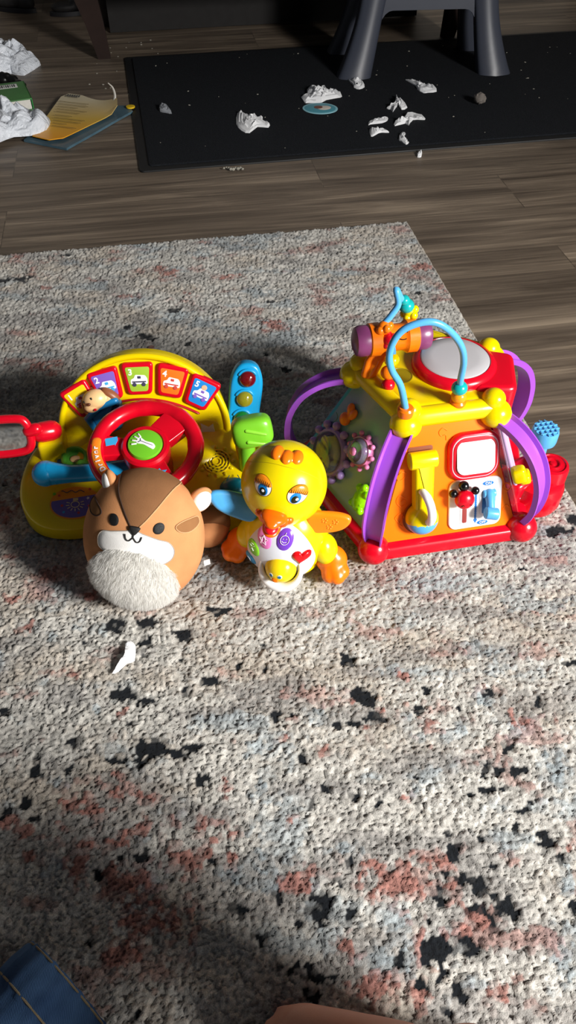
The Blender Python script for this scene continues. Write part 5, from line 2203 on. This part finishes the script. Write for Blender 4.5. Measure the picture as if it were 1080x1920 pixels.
for s in (-1, 1):
    ec = front_pt(hr, s * .0212, .0275)
    tilt = -s * .22

    def eye_pts(fn, n=28):
        out = []
        for j in range(n):
            t = 2 * PI * j / n
            x, z = fn(t)
            out.append(front_pt(hr, ec.x + x * math.cos(tilt) - z * math.sin(tilt), ec.z + x * math.sin(tilt) + z * math.cos(tilt)))
        return out
    A, B = .0112, .0100
    e0, _, _ = on_body('eye', hr, eye_pts(lambda t: (A * math.cos(t), B * math.sin(t))), WHT, head, HMx, .0003, .0006, 4, 0)
    line_on('eye_rim', hr, eye_pts(lambda t: (A * math.cos(t) * 1.03, B * math.sin(t) * 1.03), 20), .0005, plastic('#8a6a00', .4, 'eye_rim_brown'), e0, HMx, .0002, 2, True)
    on_body('iris', hr, eye_pts(lambda t: (s * -.0006 + .0062 * math.cos(t), -.0034 + .0060 * math.sin(t)), 20), plastic('#1d7fd0', .15, 'eye_blue'), e0, HMx, .0010, .0003, 3, 0)
    on_body('pupil', hr, eye_pts(lambda t: (s * -.0008 + .0040 * math.cos(t), -.0048 + .0042 * math.sin(t)), 18), plastic('#23240f', .15, 'eye_dark'), e0, HMx, .0014, .0002, 3, 0)
    on_body('eye_glint', hr, eye_pts(lambda t: (.0012 + .0017 * math.cos(t), -.0038 + .0015 * math.sin(t)), 12), WHT, e0, HMx, .0019, .0001, 2, 0)
    lid = []
    for j in range(29):
        t = PI * .04 + (PI * .92) * j / 28
        lid.append((A * 1.0 * math.cos(t), B * math.sin(t)))
    lid += [(-A * .8 + A * 1.6 * q, B * .08 + .0016 * math.sin(PI * q)) for q in np.linspace(0.02, .98, 10)]
    lp = [front_pt(hr, ec.x + x * math.cos(tilt) - z * math.sin(tilt), ec.z + x * math.sin(tilt) + z * math.cos(tilt)) for x, z in lid]
    el, _, _ = on_body('eyelid', hr, lp, plastic('#f28a1a', .2, 'lid_orange'), e0, HMx, .0016, .0010, 4, 0)
    k = MB(HMx)
    for j in range(9):
        x = -A * .75 + A * 1.5 * j / 8
        z = B * .10 + .0014 * math.sin(PI * j / 8)
        P = []
        for q in (0, .5, 1):
            xx, zz = x + (j - 4) * .0002 * q, z + q * .0034
            p = front_pt(hr, ec.x + xx * math.cos(tilt) - zz * math.sin(tilt), ec.z + xx * math.sin(tilt) + zz * math.cos(tilt))
            P.append(p * (1 + .0026 / p.length))
        k.tube(P, [.00035, .0002], 6)
    k.build('eyelashes', BLK, el)

# beak
k = MB(HMx)
k.ellipsoid((0, -.056, -.003), (.0165, .016, .0080), Euler((R(-8), 0, 0)), 32, 20)
k.ellipsoid((0, -.062, -.004), (.0110, .0140, .0062), Euler((R(-6), 0, 0)), 28, 18)
k.ellipsoid((0, -.056, -.0215), (.0120, .0165, .0048), Euler((R(10), 0, 0)), 28, 18)
for s in (-1, 1):
    k.ellipsoid((s * .0185, -.0485, -.010), .0058, None, 20, 14)
    k.ellipsoid((s * .012, -.052, -.012), (.007, .006, .009), None, 20, 14)
bkk = remesh(k, 'beak', plastic('#f5690a', .2, 'beak_orange_plastic'), head, .0010, 4)
k = MB(HMx)
k.ellipsoid((0, -.0620, -.0165), (.0088, .0105, .0050), Euler((R(10), 0, 0)), 24, 16)
k.build('tongue', plastic('#e01522', .25, 'tongue_red'), bkk)

# belly plate and buttons
k3 = []
for j in range(32):
    t = 2 * PI * j / 32
    x = .003 + .0435 * math.cos(t)
    z = .002 + (.0510 if math.sin(t) > 0 else .052) * math.sin(t)
    x *= 1 - .12 * max(0, math.sin(t))
    k3.append(front_pt(br, x, z))
bp_, _, _ = on_body('belly_plate', br, k3, plastic('#dfe4ee', .25, 'belly_white_plastic'), DK, BM, .0022, .0030, 6, 2)


def belly_btn(name, x, z, rx, rz, rot, mat, h=.0045, puff=.0020):
    pts = []
    for j in range(24):
        t = 2 * PI * j / 24
        a, b = rx * math.cos(t), rz * math.sin(t)
        pts.append(front_pt(br, x + a * math.cos(rot) - b * math.sin(rot), z + a * math.sin(rot) + b * math.cos(rot)))
    return on_body(name, br, pts, mat, bp_, BM, h, puff, 4, 0, None, .0)[0]


def belly_lines(parent, x, z, segs, h=.0072):
    k_ = MB(BM)
    for sg in segs:
        P = []
        for a, b in sg:
            p = front_pt(br, x + a, z + b)
            P.append(p * (1 + h / p.length))
        k_.tube(P, .00035, 6)
    k_.build('button_picture', PRW, parent)


star = [(.0045 * math.sin(t * 4 * PI / 10) * (1 if t % 2 == 0 else 1), .0045 * math.cos(t * 4 * PI / 10)) for t in range(0, 6)]
starp = []
for t in range(11):
    q = .0055 if t % 2 == 0 else .0026
    starp.append((q * math.sin(t * PI / 5), q * math.cos(t * PI / 5) - .002))
note = [[(-.0018, -.004), (-.0018, .001), (.0018, .0015), (.0018, -.0035)]]
b1_ = belly_btn('pink_button', -.0140, .0320, .0096, .0130, .28, plastic('#e77bc2', .25, 'button_pink'))
belly_lines(b1_, -.0140, .0320, [starp] + note)
b2_ = belly_btn('violet_button', .0100, .0350, .0102, .0130, -.12, plastic('#7440c4', .25, 'button_violet'))
belly_lines(b2_, .0100, .0350, [[(.0048 * math.cos(t), .0050 * math.sin(t)) for t in np.linspace(0, 6.28, 16)], [(-.003, -.001), (-.001, -.0025), (.002, -.002)], [(-.002, .001), (-.0015, .0016)], [(.0015, .001), (.002, .0016)], [(0, .005), (.001, .0075)]])
b3_ = belly_btn('green_button', -.0275, .0120, .0084, .0118, .30, plastic('#84cf28', .25, 'button_green'))
belly_lines(b3_, -.0280, .0140, [[(-.003, .003), (0, .001), (.003, .003)], [(-.002, -.004), (0, -.001), (.002, -.004)], [(-.001, .005), (.002, .005)]])
b4_ = belly_btn('blue_button', -.0330, -.0120, .0075, .0100, .55, plastic('#2a9bdc', .25, 'button_blue'))
belly_lines(b4_, -.0330, -.0090, [[(-.002, .002), (.001, 0), (.002, -.003)]])
hp = []
for j in range(28):
    t = 2 * PI * j / 28
    x = 16 * math.sin(t) ** 3
    z = 13 * math.cos(t) - 5 * math.cos(2 * t) - 2 * math.cos(3 * t) - math.cos(4 * t)
    x, z = x * .00068, z * .00068
    ro_ = R(-10)
    hp.append(front_pt(br, .0300 + x * math.cos(ro_) - z * math.sin(ro_), .0130 + x * math.sin(ro_) + z * math.cos(ro_)))
on_body('heart_light', br, hp, plastic('#d4121a', .1, 'heart_red'), bp_, BM, .0045, .0045, 5, 0)
# tray with the chick ball
TMx = Matrix.Translation((.0075, -.0480, .0480)) @ Matrix.Rotation(R(-28), 4, 'X')
k = MB(TMx)
arc = [(.0265 * math.cos(R(t)), -.006 - .006 * math.cos(R(t + 90)) * 0, .0265 * math.sin(R(t))) for t in np.linspace(-205, 25, 36)]
k.tube(arc, [.002, .004, .006, .0072, .006, .004, .002], 16)
k.lathe([(.0270, -.002), (.0265, .004), (.024, .006), (.022, .003), (.018, -.004), (.0005, -.006)], (0, .004, 0), (0, -1, 0), 40)
k.build('ball_tray', WHT, DK)
k = MB(TMx)
k.ellipsoid((0, -.004, .001), (.0208, .0200, .0205), None, 40, 28)
ch = k.build('chick_ball', plastic('#f2d515', .2, 'chick_yellow_plastic'), DK, 180)
cr_ = (.0208, .0200, .0205)
CMx = TMx @ Matrix.Translation((0, -.004, .001)) @ Matrix.Rotation(R(-8), 4, 'Z') @ Matrix.Rotation(R(22), 4, 'X')
for s in (-1, 1):
    pts = [front_pt(cr_, s * .0062 + .0030 * math.cos(t), .0010 + .0030 * math.sin(t)) for t in np.linspace(0, 6.28, 14, endpoint=False)]
    e_, _, _ = on_body('chick_eye', cr_, pts, WHT, ch, CMx, .0003, 0, 2, 0)
    pts = [front_pt(cr_, s * .0058 + .0021 * math.cos(t), .0006 + .0022 * math.sin(t)) for t in np.linspace(0, 6.28, 14, endpoint=False)]
    on_body('chick_iris', cr_, pts, plastic('#1f6f96', .2, 'chick_eye_blue'), e_, CMx, .0006, 0, 2, 0)
k = MB(CMx)
k.ellipsoid((0, -.0195, -.0058), (.0052, .0035, .0026), None, 24, 14)
k.build('chick_beak', ORG2, ch)

# hips, feet, wings
for s, c in ((-1, dw(-.052, .678, .058)), (1, dw(.049, .655, .052))):
    k = MB()
    k.ellipsoid(c, (.0165, .0190, .0235), Euler((0, R(-s * 14), 0)), 32, 22)
    k.build('hip', DY, DK, 180)
    k = MB()
    f0 = dw(-.062, .688, .030) if s < 0 else dw(.058, .655, .030)
    for a, l in ((-32, .021), (0, .024), (32, .021)):
        d = Vector((s * .50 + math.sin(R(a)) * .75, -.62 * math.cos(R(a)) - .1, -.42)).normalized()
        k.tube([f0 + Vector((0, 0, .012)), f0 + d * l * .6, f0 + d * l], [.013, .0135, .0120], 20)
    k.ellipsoid(f0, (.022, .019, .022), None, 28, 20)
    for i in range(len(k.v)):
        if k.v[i].z < .0015:
            k.v[i].z = .0015
    remesh(k, 'foot', plastic('#fb7a08', .28, 'foot_orange_plastic'), DK, .0016, 4)


def wing(root, tip, wdir, wid, mat):
    root, tip, wd = Vector(root), Vector(tip), Vector(wdir)
    L_ = (tip - root).length
    M = frame(root, tip - root, wd)
    k_ = MB(M)
    o_ = catmull([(-.004, -wid * .42, 0), (L_ * .35, -wid * .55, 0), (L_ * .75, -wid * .46, 0), (L_ * .98, -wid * .16, 0), (L_ * 1.0, wid * .14, 0), (L_ * .75, wid * .36, 0), (L_ * .35, wid * .48, 0), (-.004, wid * .46, 0)], 5, True)
    k_.slab([(p.x, p.y) for p in o_], -.0055, .0055, .0048, bottom=.0048, steps=5)
    w_ = k_.build('wing', mat, DK)
    k_ = MB(M)
    for x, y in ((L_ * .35, .004), (L_ * .62, .001), (L_ * .45, -.006)):
        for j in range(5):
            t = 2 * PI * j / 5
            k_.ellipsoid((x + .0028 * math.cos(t), y + .0028 * math.sin(t), .0056), (.0015, .0015, .0007), None, 10, 8)
    k_.build('wing_flower', mat, w_)


wing(dw(-.043, .668, .112), dw(-.097, .668, .141), dw(-.07, .70, .19) - dw(-.07, .668, .125), .032, plastic('#4da0d8', .28, 'wing_blue_plastic'))
wing(dw(.030, .655, .104), dw(.079, .652, .112), dw(.06, .672, .18) - dw(.06, .655, .108), .030, plastic('#fb8a12', .28, 'wing_orange_plastic'))

# ================================================================== squirrel plush
PLU = empty('squirrel_plush', (-0.1825, 0.640, 0.0), 'round tan squirrel plush with brown crown and fluffy white belly, leaning on the yellow toy', 'plush toy')
pr = (.0765, .0660, .0940)
PM = Matrix.Translation((0, 0, .0910)) @ Euler((0, 0, R(-6))).to_matrix().to_4x4() @ Euler((R(-14), 0, 0)).to_matrix().to_4x4() @ Euler((0, R(8), 0)).to_matrix().to_4x4()
FUR = velvet('#cc8f60', 'tan_velvet')
CRN = velvet('#805a3c', 'brown_velvet')
WFU = velvet('#f4f2ee', 'white_velvet')
STC = fabric('#3b2416', 'brown_thread', 1500, .8, .5, .8)
STT = fabric('#d9a877', 'tan_thread', 1500, .8, .5, .8)
k = MB(PM)
k.ellipsoid((0, 0, 0), pr, None, 96, 64)
for i in range(len(k.v)):
    p = k.v[i]
    if p.z < .012:
        p.z = .012 - (.012 - p.z) * .80
    p.z = max(p.z, .0015)
pb = k.build('body', FUR, PLU, 180)
fp = lambda x, z: front_pt(pr, x, z)
crown = [(-.0056, -.0542, .0532), (-.0130, -.0480, .0620), (-.0198, -.0406, .0700), (-.0275, -.0290, .0775), (-.0325, -.0120, .0830), (-.035, .008, .083), (-.035, .030, .075), (0, .050, .062), (.035, .032, .074), (.036, .010, .083), (.0330, -.0050, .0852), (.0270, -.0220, .0800), (.0206, -.0372, .0734), (.0120, -.0480, .0620), (.0051, -.0538, .0540)]
on_body('crown', pr, crown, CRN, pb, PM, .0006, .0012, 8, 3, (0, -.028, .072))
line_on('stitching', pr, crown[:7], .0008, STC, pb, PM, .0012)
line_on('stitching', pr, crown[8:], .0008, STT, pb, PM, .0012)
# muzzle
muz = [fp(-.0435, .0300), fp(-.0440, .0220), fp(-.040, .0150), fp(-.022, .0130), fp(0, .0120), fp(.022, .0080), fp(.036, .0090), fp(.0460, .0160), fp(.0470, .0270), fp(.040, .0370), fp(.028, .0415), fp(.010, .0470), fp(0, .0500), fp(-.010, .0470), fp(-.028, .0410), fp(-.0385, .0370)]
on_body('muzzle', pr, muz, WFU, pb, PM, .0006, .0022, 7, 3)
line_on('muzzle_seam', pr, muz, .0006, fabric('#b9aea2', 'pale_thread', 1500), pb, PM, .0008, 4, True)
# eyes, nose, mouth
EB = fabric('#0c0c0d', 'black_embroidery', 1600, .55, .5, .8)
for s in (-1, 1):
    pts = [fp(s * .0268 + .0060 * math.cos(t), .0540 + .0062 * math.sin(t)) for t in np.linspace(0, 6.28, 20, endpoint=False)]
    on_body('eye', pr, pts, EB, pb, PM, .0010, .0008, 4, 0)
pts = [fp(x, z) for x, z in ((-.0062, .0535), (0, .0545), (.0062, .0535), (.0048, .0490), (0, .0445), (-.0048, .0490))]
on_body('nose', pr, pts, EB, pb, PM, .0032, .0012, 4, 4)
k = MB(PM)
P = [fp(0, .0445), fp(0, .0415)]
mouth = [[fp(-.0095, .0430), fp(-.0080, .0385), fp(-.0045, .0370), fp(0, .0415)], [fp(.0095, .0430), fp(.0080, .0385), fp(.0045, .0370), fp(0, .0415)], [fp(0, .0450), fp(0, .0415)]]
for m_ in mouth:
    k.tube([p * (1 + .0034 / p.length) for p in catmull(m_, 5)], .0008, 8)
k.build('mouth', EB, pb)
# cheek stripes
for s in (-1, 1):
    pts = [fp(s * .0445, .0525), fp(s * .0480, .0560), fp(s * .0570, .0560), fp(s * .0640, .0510), fp(s * .0670, .0440), fp(s * .0610, .0425), fp(s * .0510, .0460)]
    on_body('cheek_stripe', pr, pts, velvet('#946a45', 'light_brown_velvet'), pb, PM, .0006, .0010, 5, 3)
    line_on('cheek_stitching', pr, pts, .0007, STT if s > 0 else STC, pb, PM, .0010, 4, True)
# fluffy belly
bel = []
for j in range(36):
    t = 2 * PI * j / 36
    x, z = .0540 * math.cos(t), -.0300 + .0560 * math.sin(t)
    q = (x / pr[0]) ** 2 + (z / pr[2]) ** 2
    bel.append(fp(x, z) if q < .97 else Vector((x, -.010, z)))
bo1, o2, sf = on_body('belly', pr, bel, WFU, pb, PM, .0008, .0050, 8, 0, (-.001, -.060, -.036))
cxb = sum(p[0] for p in o2) / len(o2)
cyb = sum(p[1] for p in o2) / len(o2)
rr = random.Random(77)
k = MB(PM)
vs, fs = [], []
for i in range(15000):
    j = rr.randrange(len(o2))
    a_, b_2 = o2[j], o2[(j + 1) % len(o2)]
    u = rr.random()
    s = math.sqrt(rr.random()) * 1.02
    x = cxb + (a_[0] * (1 - u) + b_2[0] * u - cxb) * s
    y = cyb + (a_[1] * (1 - u) + b_2[1] * u - cyb) * s
    p, n = sf(x, y)
    puff = .0008 + .0050 * math.sqrt(max(0, 1 - min(s, 1) ** 3))
    p = p + n * (puff - .001)
    sw = noise.noise(Vector((x * 5, y * 5, 1.3)))
    sw2 = noise.noise(Vector((x * 5, y * 5, 7.7)))
    sd = n.cross(Vector((0, 0, 1))).normalized()
    dn = sd.cross(n)
    if dn.z > 0:
        dn = -dn
    out = (p.normalized() - n * p.normalized().dot(n))
    dr_ = (n * 1.0 + dn * (.35 + .7 * sw) + sd * (.9 * sw2) + out * .4 + Vector((rr.uniform(-.3, .3), rr.uniform(-.3, .3), rr.uniform(-.3, .3)))).normalized()
    L_ = rr.uniform(.0050, .0090)
    w_ = Vector((rr.uniform(-1, 1), rr.uniform(-1, 1), rr.uniform(-1, 1))).cross(dr_).normalized() * .00032
    bend = dn * L_ * .25 + sd * L_ * rr.uniform(-.15, .15)
    o = len(vs)
    q1 = p + dr_ * L_ * .5
    q2 = p + dr_ * L_ + bend
    vs += [p - w_, p + w_, q1 - w_ * .8, q1 + w_ * .8, q2]
    fs += [(o, o + 1, o + 3, o + 2), (o + 2, o + 3, o + 4)]
k.add(vs, fs)
FURW, _nt, _b = new_mat('white_fur')
_b.inputs['Base Color'].default_value = lin('#f6f5f2')
_b.inputs['Roughness'].default_value = .8
_b.inputs['Specular IOR Level'].default_value = .2
_tl = _nt.nodes.new('ShaderNodeBsdfTranslucent')
_tl.inputs[0].default_value = lin('#f8f7f4')
_mx = _nt.nodes.new('ShaderNodeMixShader')
_mx.inputs[0].default_value = .6
_nt.links.new(_b.outputs[0], _mx.inputs[1])
_nt.links.new(_tl.outputs[0], _mx.inputs[2])
_nt.links.new(_mx.outputs[0], _nt.nodes['Material Output'].inputs[0])
k.build('belly_fur', FURW, bo1, 180)['kind'] = 'stuff'

# ears
for s, c, rz, mt in ((-1, (-.218 + .1825, .662 - .64, .163), 0, 0), (1, (-.1090 + .1825, .662 - .64, .134), 0, 0)):
    c = Vector(c)
    ax = Vector((s * .55, 0, 1)).normalized() if s > 0 else Vector((-.12, 0, 1))
    yw = R(20) if s > 0 else R(-62)
    Me = Matrix.Translation(c) @ Matrix.Rotation(yw, 4, 'Z') @ Matrix.Rotation(R(28 if s > 0 else -6), 4, 'Y')
    k = MB(Me)
    k.ellipsoid((0, .003, 0), (.0155, .0085, .0205), None, 32, 22)
    ea = k.build('ear', FUR, PLU, 180)
    k = MB(Me)
    er_ = (.0155, .0085, .0205)
    k.ellipsoid((0, -.0008, .0015), (.0125, .0075, .0165), None, 28, 20)
    k.build('inner_ear', WFU, ea, 180)
# tail
TMt = Matrix.Translation((.0730, .066, .042))
k = MB(TMt)
k.ellipsoid((0, 0, 0), (.030, .026, .037), Euler((0, R(8), R(15))), 40, 28)
k.ellipsoid((-.016, -.002, -.006), (.024, .022, .030), None, 32, 22)
ta = remesh(k, 'tail', FUR, PLU, .002, 6)
k = MB(TMt)
k.tube(catmull([(-.030, -.020, .024), (-.012, -.016, .033), (.006, -.012, .034), (.021, -.008, .024), (.026, -.004, .006)], 6), [.007, .011, .012, .010, .005], 16)
k.build('tail_stripe', CRN, ta)
k = MB(TMt)
k.tube(catmull([(-.030, -.008, .036), (-.010, -.002, .046), (.006, .004, .045)], 6), [.008, .011, .007], 16)
k.build('tail_tip', WFU, ta)
k = MB()
k.add([(.068, .020, .020), (.076, .022, .021), (.077, .018, .016), (.069, .016, .014), (.068, .021, .020), (.076, .023, .021), (.077, .019, .016), (.069, .017, .014)], [(0, 1, 2, 3), (7, 6, 5, 4), (0, 4, 5, 1), (1, 5, 6, 2), (2, 6, 7, 3), (3, 7, 4, 0)])
k.build('fabric_tag', WHT, PLU, 10)

# ================================================================== the person holding the camera, sitting on the rug
PE = empty('person', (0, -0.42, 0.0), 'person in blue jeans sitting on the rug at the picture edge, one bare foot showing', 'person')
SKIN = fabric('#c9957f', 'skin', 700, .55, .12, .93, 18)


def limb(k_, pts, rads, n=6):
    P = catmull(pts, n)
    k_.tube(P, list(np.interp(np.linspace(0, 1, len(P)), np.linspace(0, 1, len(rads)), rads)), 18)


OY = Vector((0, .42, 0))


def W(*L):
    return [Vector(p) + OY for p in L]


def hand(k_, wrist, fwd, side, curl=.35, thumb=1):
    f = Vector(fwd).normalized()
    s = Vector(side)
    s = (s - f * s.dot(f)).normalized()
    n = s.cross(f) * thumb
    if n.z > 0:
        n = -n
    w = Vector(wrist)
    for t in (-.030, -.010, .010, .030):
        k_.tube([w, w + f * .045 + s * t * .8, w + f * .088 + s * t], [.019, .015, .011], 14)
    for t, l in ((-.032, .062), (-.011, .074), (.011, .080), (.032, .070)):
        b = w + f * .088 + s * t
        d1 = (f + n * curl * .5).normalized()
        d2 = (f + n * curl * 1.8).normalized()
        k_.tube([b, b + d1 * l * .45, b + d1 * l * .45 + d2 * l * .33, b + d1 * l * .45 + d2 * l * .33 + (d2 + n * .6).normalized() * l * .22], [.0098, .0090, .0082, .0070], 12)
    b = w + s * .024 * thumb * 1 + f * .022
    d = (f * .7 + s * .85 * thumb + n * .3).normalized()
    k_.tube([b, b + d * .035, b + (d + f * .4).normalized() * .065], [.013, .0105, .0085], 12)


def foot(k_, ankle, toe_dir, side):
    a = Vector(ankle)
    f = Vector(toe_dir).normalized()
    s = Vector(side).normalized()
    g = Vector((a.x, a.y, .028))
    k_.ellipsoid(g - f * .035 + Vector((0, 0, .002)), (.034, .034, .027), None, 28, 18)
    k_.tube([a, g + f * .02 + Vector((0, 0, .018)), g + f * .10, g + f * .145], [.036, .036, .030, .026], 20)
    k_.tube([g - f * .03, g + f * .06 + s * .012, g + f * .14 + s * .018], [.028, .027, .024], 18)
    for t, l, r in ((-.030, .042, .0125), (-.010, .036, .0095), (.006, .033, .0088), (.021, .028, .0082), (.034, .022, .0078)):
        b = g + f * (.148 - abs(t) * .25) - s * t * -1
        k_.tube([b + Vector((0, 0, -.004)), b + f * l + Vector((0, 0, -.013))], [r, r * .9], 12)


k = MB()
# torso, neck, head
for p, r in (((0, -.40, .13), (.165, .115, .12)), ((0, -.37, .25), (.140, .100, .12)), ((0, -.33, .38), (.150, .105, .14)), ((0, -.28, .50), (.165, .095, .10))):
    k.ellipsoid(Vector(p) + OY, r, None, 36, 24)
limb(k, W((0, -.27, .54), (0, -.25, .62), (0, -.225, .68)), [.06, .052, .052])
k.ellipsoid(Vector((0, -.195, .775)) + OY, (.075, .092, .105), Euler((R(25), 0, 0)), 36, 26)
k.ellipsoid(Vector((0, -.125, .720)) + OY, (.045, .040, .045), None, 28, 18)
k.ellipsoid(Vector((0, -.098, .755)) + OY, (.012, .016, .018), None, 20, 14)
for s in (-1, 1):
    k.ellipsoid(Vector((s * .077, -.205, .765)) + OY, (.010, .020, .030), None, 20, 14)
# arms
limb(k, W((-.165, -.28, .53), (-.25, -.23, .38), (-.30, -.18, .30)), [.050, .042, .038])
limb(k, W((-.30, -.20, .30), (-.33, -.04, .20), (-.345, .085, .10)), [.038, .034, .026])
hand(k, Vector((-.345, .085, .085)) + OY, (.62, .72, -.55), (.8, -.6, 0), .35, 1)
limb(k, W((.165, -.28, .53), (.235, -.24, .47), (.255, -.20, .45)), [.050, .042, .038])
limb(k, W((.255, -.20, .45), (.20, -.13, .56), (.125, -.085, .69)), [.038, .033, .025])
hand(k, Vector((.125, -.085, .69)) + OY, (-.62, .18, .76), (.3, .9, 0), .8, 1)
# legs
limb(k, W((-.09, -.40, .12), (-.28, -.20, .13), (-.455, -.03, .125)), [.085, .072, .056])
limb(k, W((-.455, -.03, .125), (-.34, .02, .085), (-.225, .090, .058)), [.055, .048, .033])
limb(k, W((.09, -.40, .12), (.22, -.20, .28), (.345, .01, .41)), [.085, .074, .056])
limb(k, W((.345, .01, .41), (.285, .025, .235), (.160, .083, .075)), [.055, .048, .034])
foot(k, Vector((.150, .088, .075)) + OY, (-.985, .12, 0), (.12, .985, 0))
a = Vector((-.225, .088, .050)) + OY
k.tube([a, a + Vector((.045, -.03, -.015)), a + Vector((.09, -.085, -.020))], [.032, .028, .022], 16)
body = remesh(k, 'body', SKIN, PE, .005, 6)

DEN = None


def denim():
    m, nt, b = new_mat('blue_denim')
    N, L = nt.nodes, nt.links
    tc = N.new('ShaderNodeTexCoord')
    wv = N.new('ShaderNodeTexWave')
    wv.inputs['Scale'].default_value = 260
    wv.inputs['Distortion'].default_value = 1.5
    L.new(tc.outputs['Object'], wv.inputs['Vector'])
    nz = N.new('ShaderNodeTexNoise')
    nz.inputs['Scale'].default_value = 16
    nz.inputs['Detail'].default_value = 7
    L.new(tc.outputs['Object'], nz.inputs['Vector'])
    rp = N.new('ShaderNodeValToRGB')
    e = rp.color_ramp.elements
    e[0].position = .3
    e[0].color = lin('#243a5c')
    e[1].position = .72
    e[1].color = lin('#4b6a90')
    L.new(nz.outputs['Fac'], rp.inputs[0])
    L.new(rp.outputs[0], b.inputs['Base Color'])
    b.inputs['Roughness'].default_value = .9
    b.inputs['Specular IOR Level'].default_value = .15
    bp = N.new('ShaderNodeBump')
    bp.inputs['Strength'].default_value = .35
    bp.inputs['Distance'].default_value = .0006
    L.new(wv.outputs['Fac'], bp.inputs['Height'])
    L.new(bp.outputs[0], b.inputs['Normal'])
    return m


DEN = denim()
k = MB()
k.ellipsoid(Vector((0, -.42, .14)) + OY, (.185, .135, .135), None, 40, 26)
k.ellipsoid(Vector((0, -.425, .24)) + OY, (.160, .118, .05), None, 40, 26)
limb(k, W((-.09, -.40, .125), (-.28, -.20, .135), (-.455, -.03, .125)), [.105, .090, .072])
limb(k, W((-.455, -.03, .125), (-.36, .005, .095), (-.275, .045, .075), (-.228, .088, .068)), [.072, .066, .060, .050])
limb(k, W((.09, -.40, .125), (.22, -.20, .285), (.345, .01, .41)), [.105, .092, .072])
limb(k, W((.345, .01, .41), (.318, .018, .30), (.292, .024, .245)), [.072, .064, .050])
for i in range(len(k.v)):
    k.v[i].z = max(k.v[i].z, .006)
je = remesh(k, 'jeans', DEN, PE, .005, 6)
# turned hems with their stitching
for c, d, r, ln_ in ((Vector((-.197, .128, .066)), Vector((.64, .77, -.08)), .0570, .030), (Vector((.262, .035, .205)), Vector((-.58, .28, -.76)), .054, .03)):
    d.normalize()
    c = c + OY
    k = MB()
    prof = [(r * 1.02, -.068), (r * 1.0, -.045), (r * .99, -.013), (r * 1.03, -.010), (r * 1.045, .004), (r * 1.02, .018), (r * .99, .0235), (r * .95, .0225), (r * .94, .0), (r * .93, -.012)]
    k.lathe(prof, c, d, 56)
    k.f = k.f[:-2]
    sq = []
    for p in k.v:
        q = p.copy()
        t = math.atan2((p - c).cross(d).z, (p - c).dot(Vector((0, 0, 1))))
        q += (p - c).normalized() * .0012 * math.sin(t * 22)
        q.z = max(q.z, .003)
        sq.append(q)
    k.v = sq
    hm_ = k.build('hem', DEN, je, 60)
    k = MB()
    s = d.orthogonal().normalized()
    w = d.cross(s)
    for off in (-.009, .0215):
        P = []
        for j in range(64):
            t = 2 * PI * j / 64
            q = c + d * off + (s * math.cos(t) + w * math.sin(t)) * r * (1.032 if off < 0 else 1.0)
            q.z = max(q.z, .004)
            P.append(q)
        k.tube(P, .0009, 6, closed=True)
    k.build('hem_stitching', fabric('#8f8064', 'ochre_thread', 1500), hm_)
# shirt and hair
k = MB()
for p, r in (((0, -.37, .27), (.160, .120, .10)), ((0, -.33, .38), (.168, .122, .14)), ((0, -.28, .50), (.182, .112, .105))):
    k.ellipsoid(Vector(p) + OY, r, None, 36, 24)
limb(k, W((-.165, -.28, .53), (-.225, -.25, .44), (-.275, -.20, .34)), [.066, .060, .054])
limb(k, W((.165, -.28, .53), (.215, -.255, .49), (.245, -.215, .46)), [.066, .060, .054])
remesh(k, 'shirt', fabric('#3c4048', 'dark_shirt_cotton', 700), PE, .006, 5)
k = MB()
k.ellipsoid(Vector((0, -.222, .797)) + OY, (.086, .092, .105), Euler((R(25), 0, 0)), 36, 26)
k.ellipsoid(Vector((0, -.270, .72)) + OY, (.075, .055, .10), None, 30, 20)
remesh(k, 'hair', fabric('#3a261a', 'dark_brown_hair', 300), PE, .006, 3)
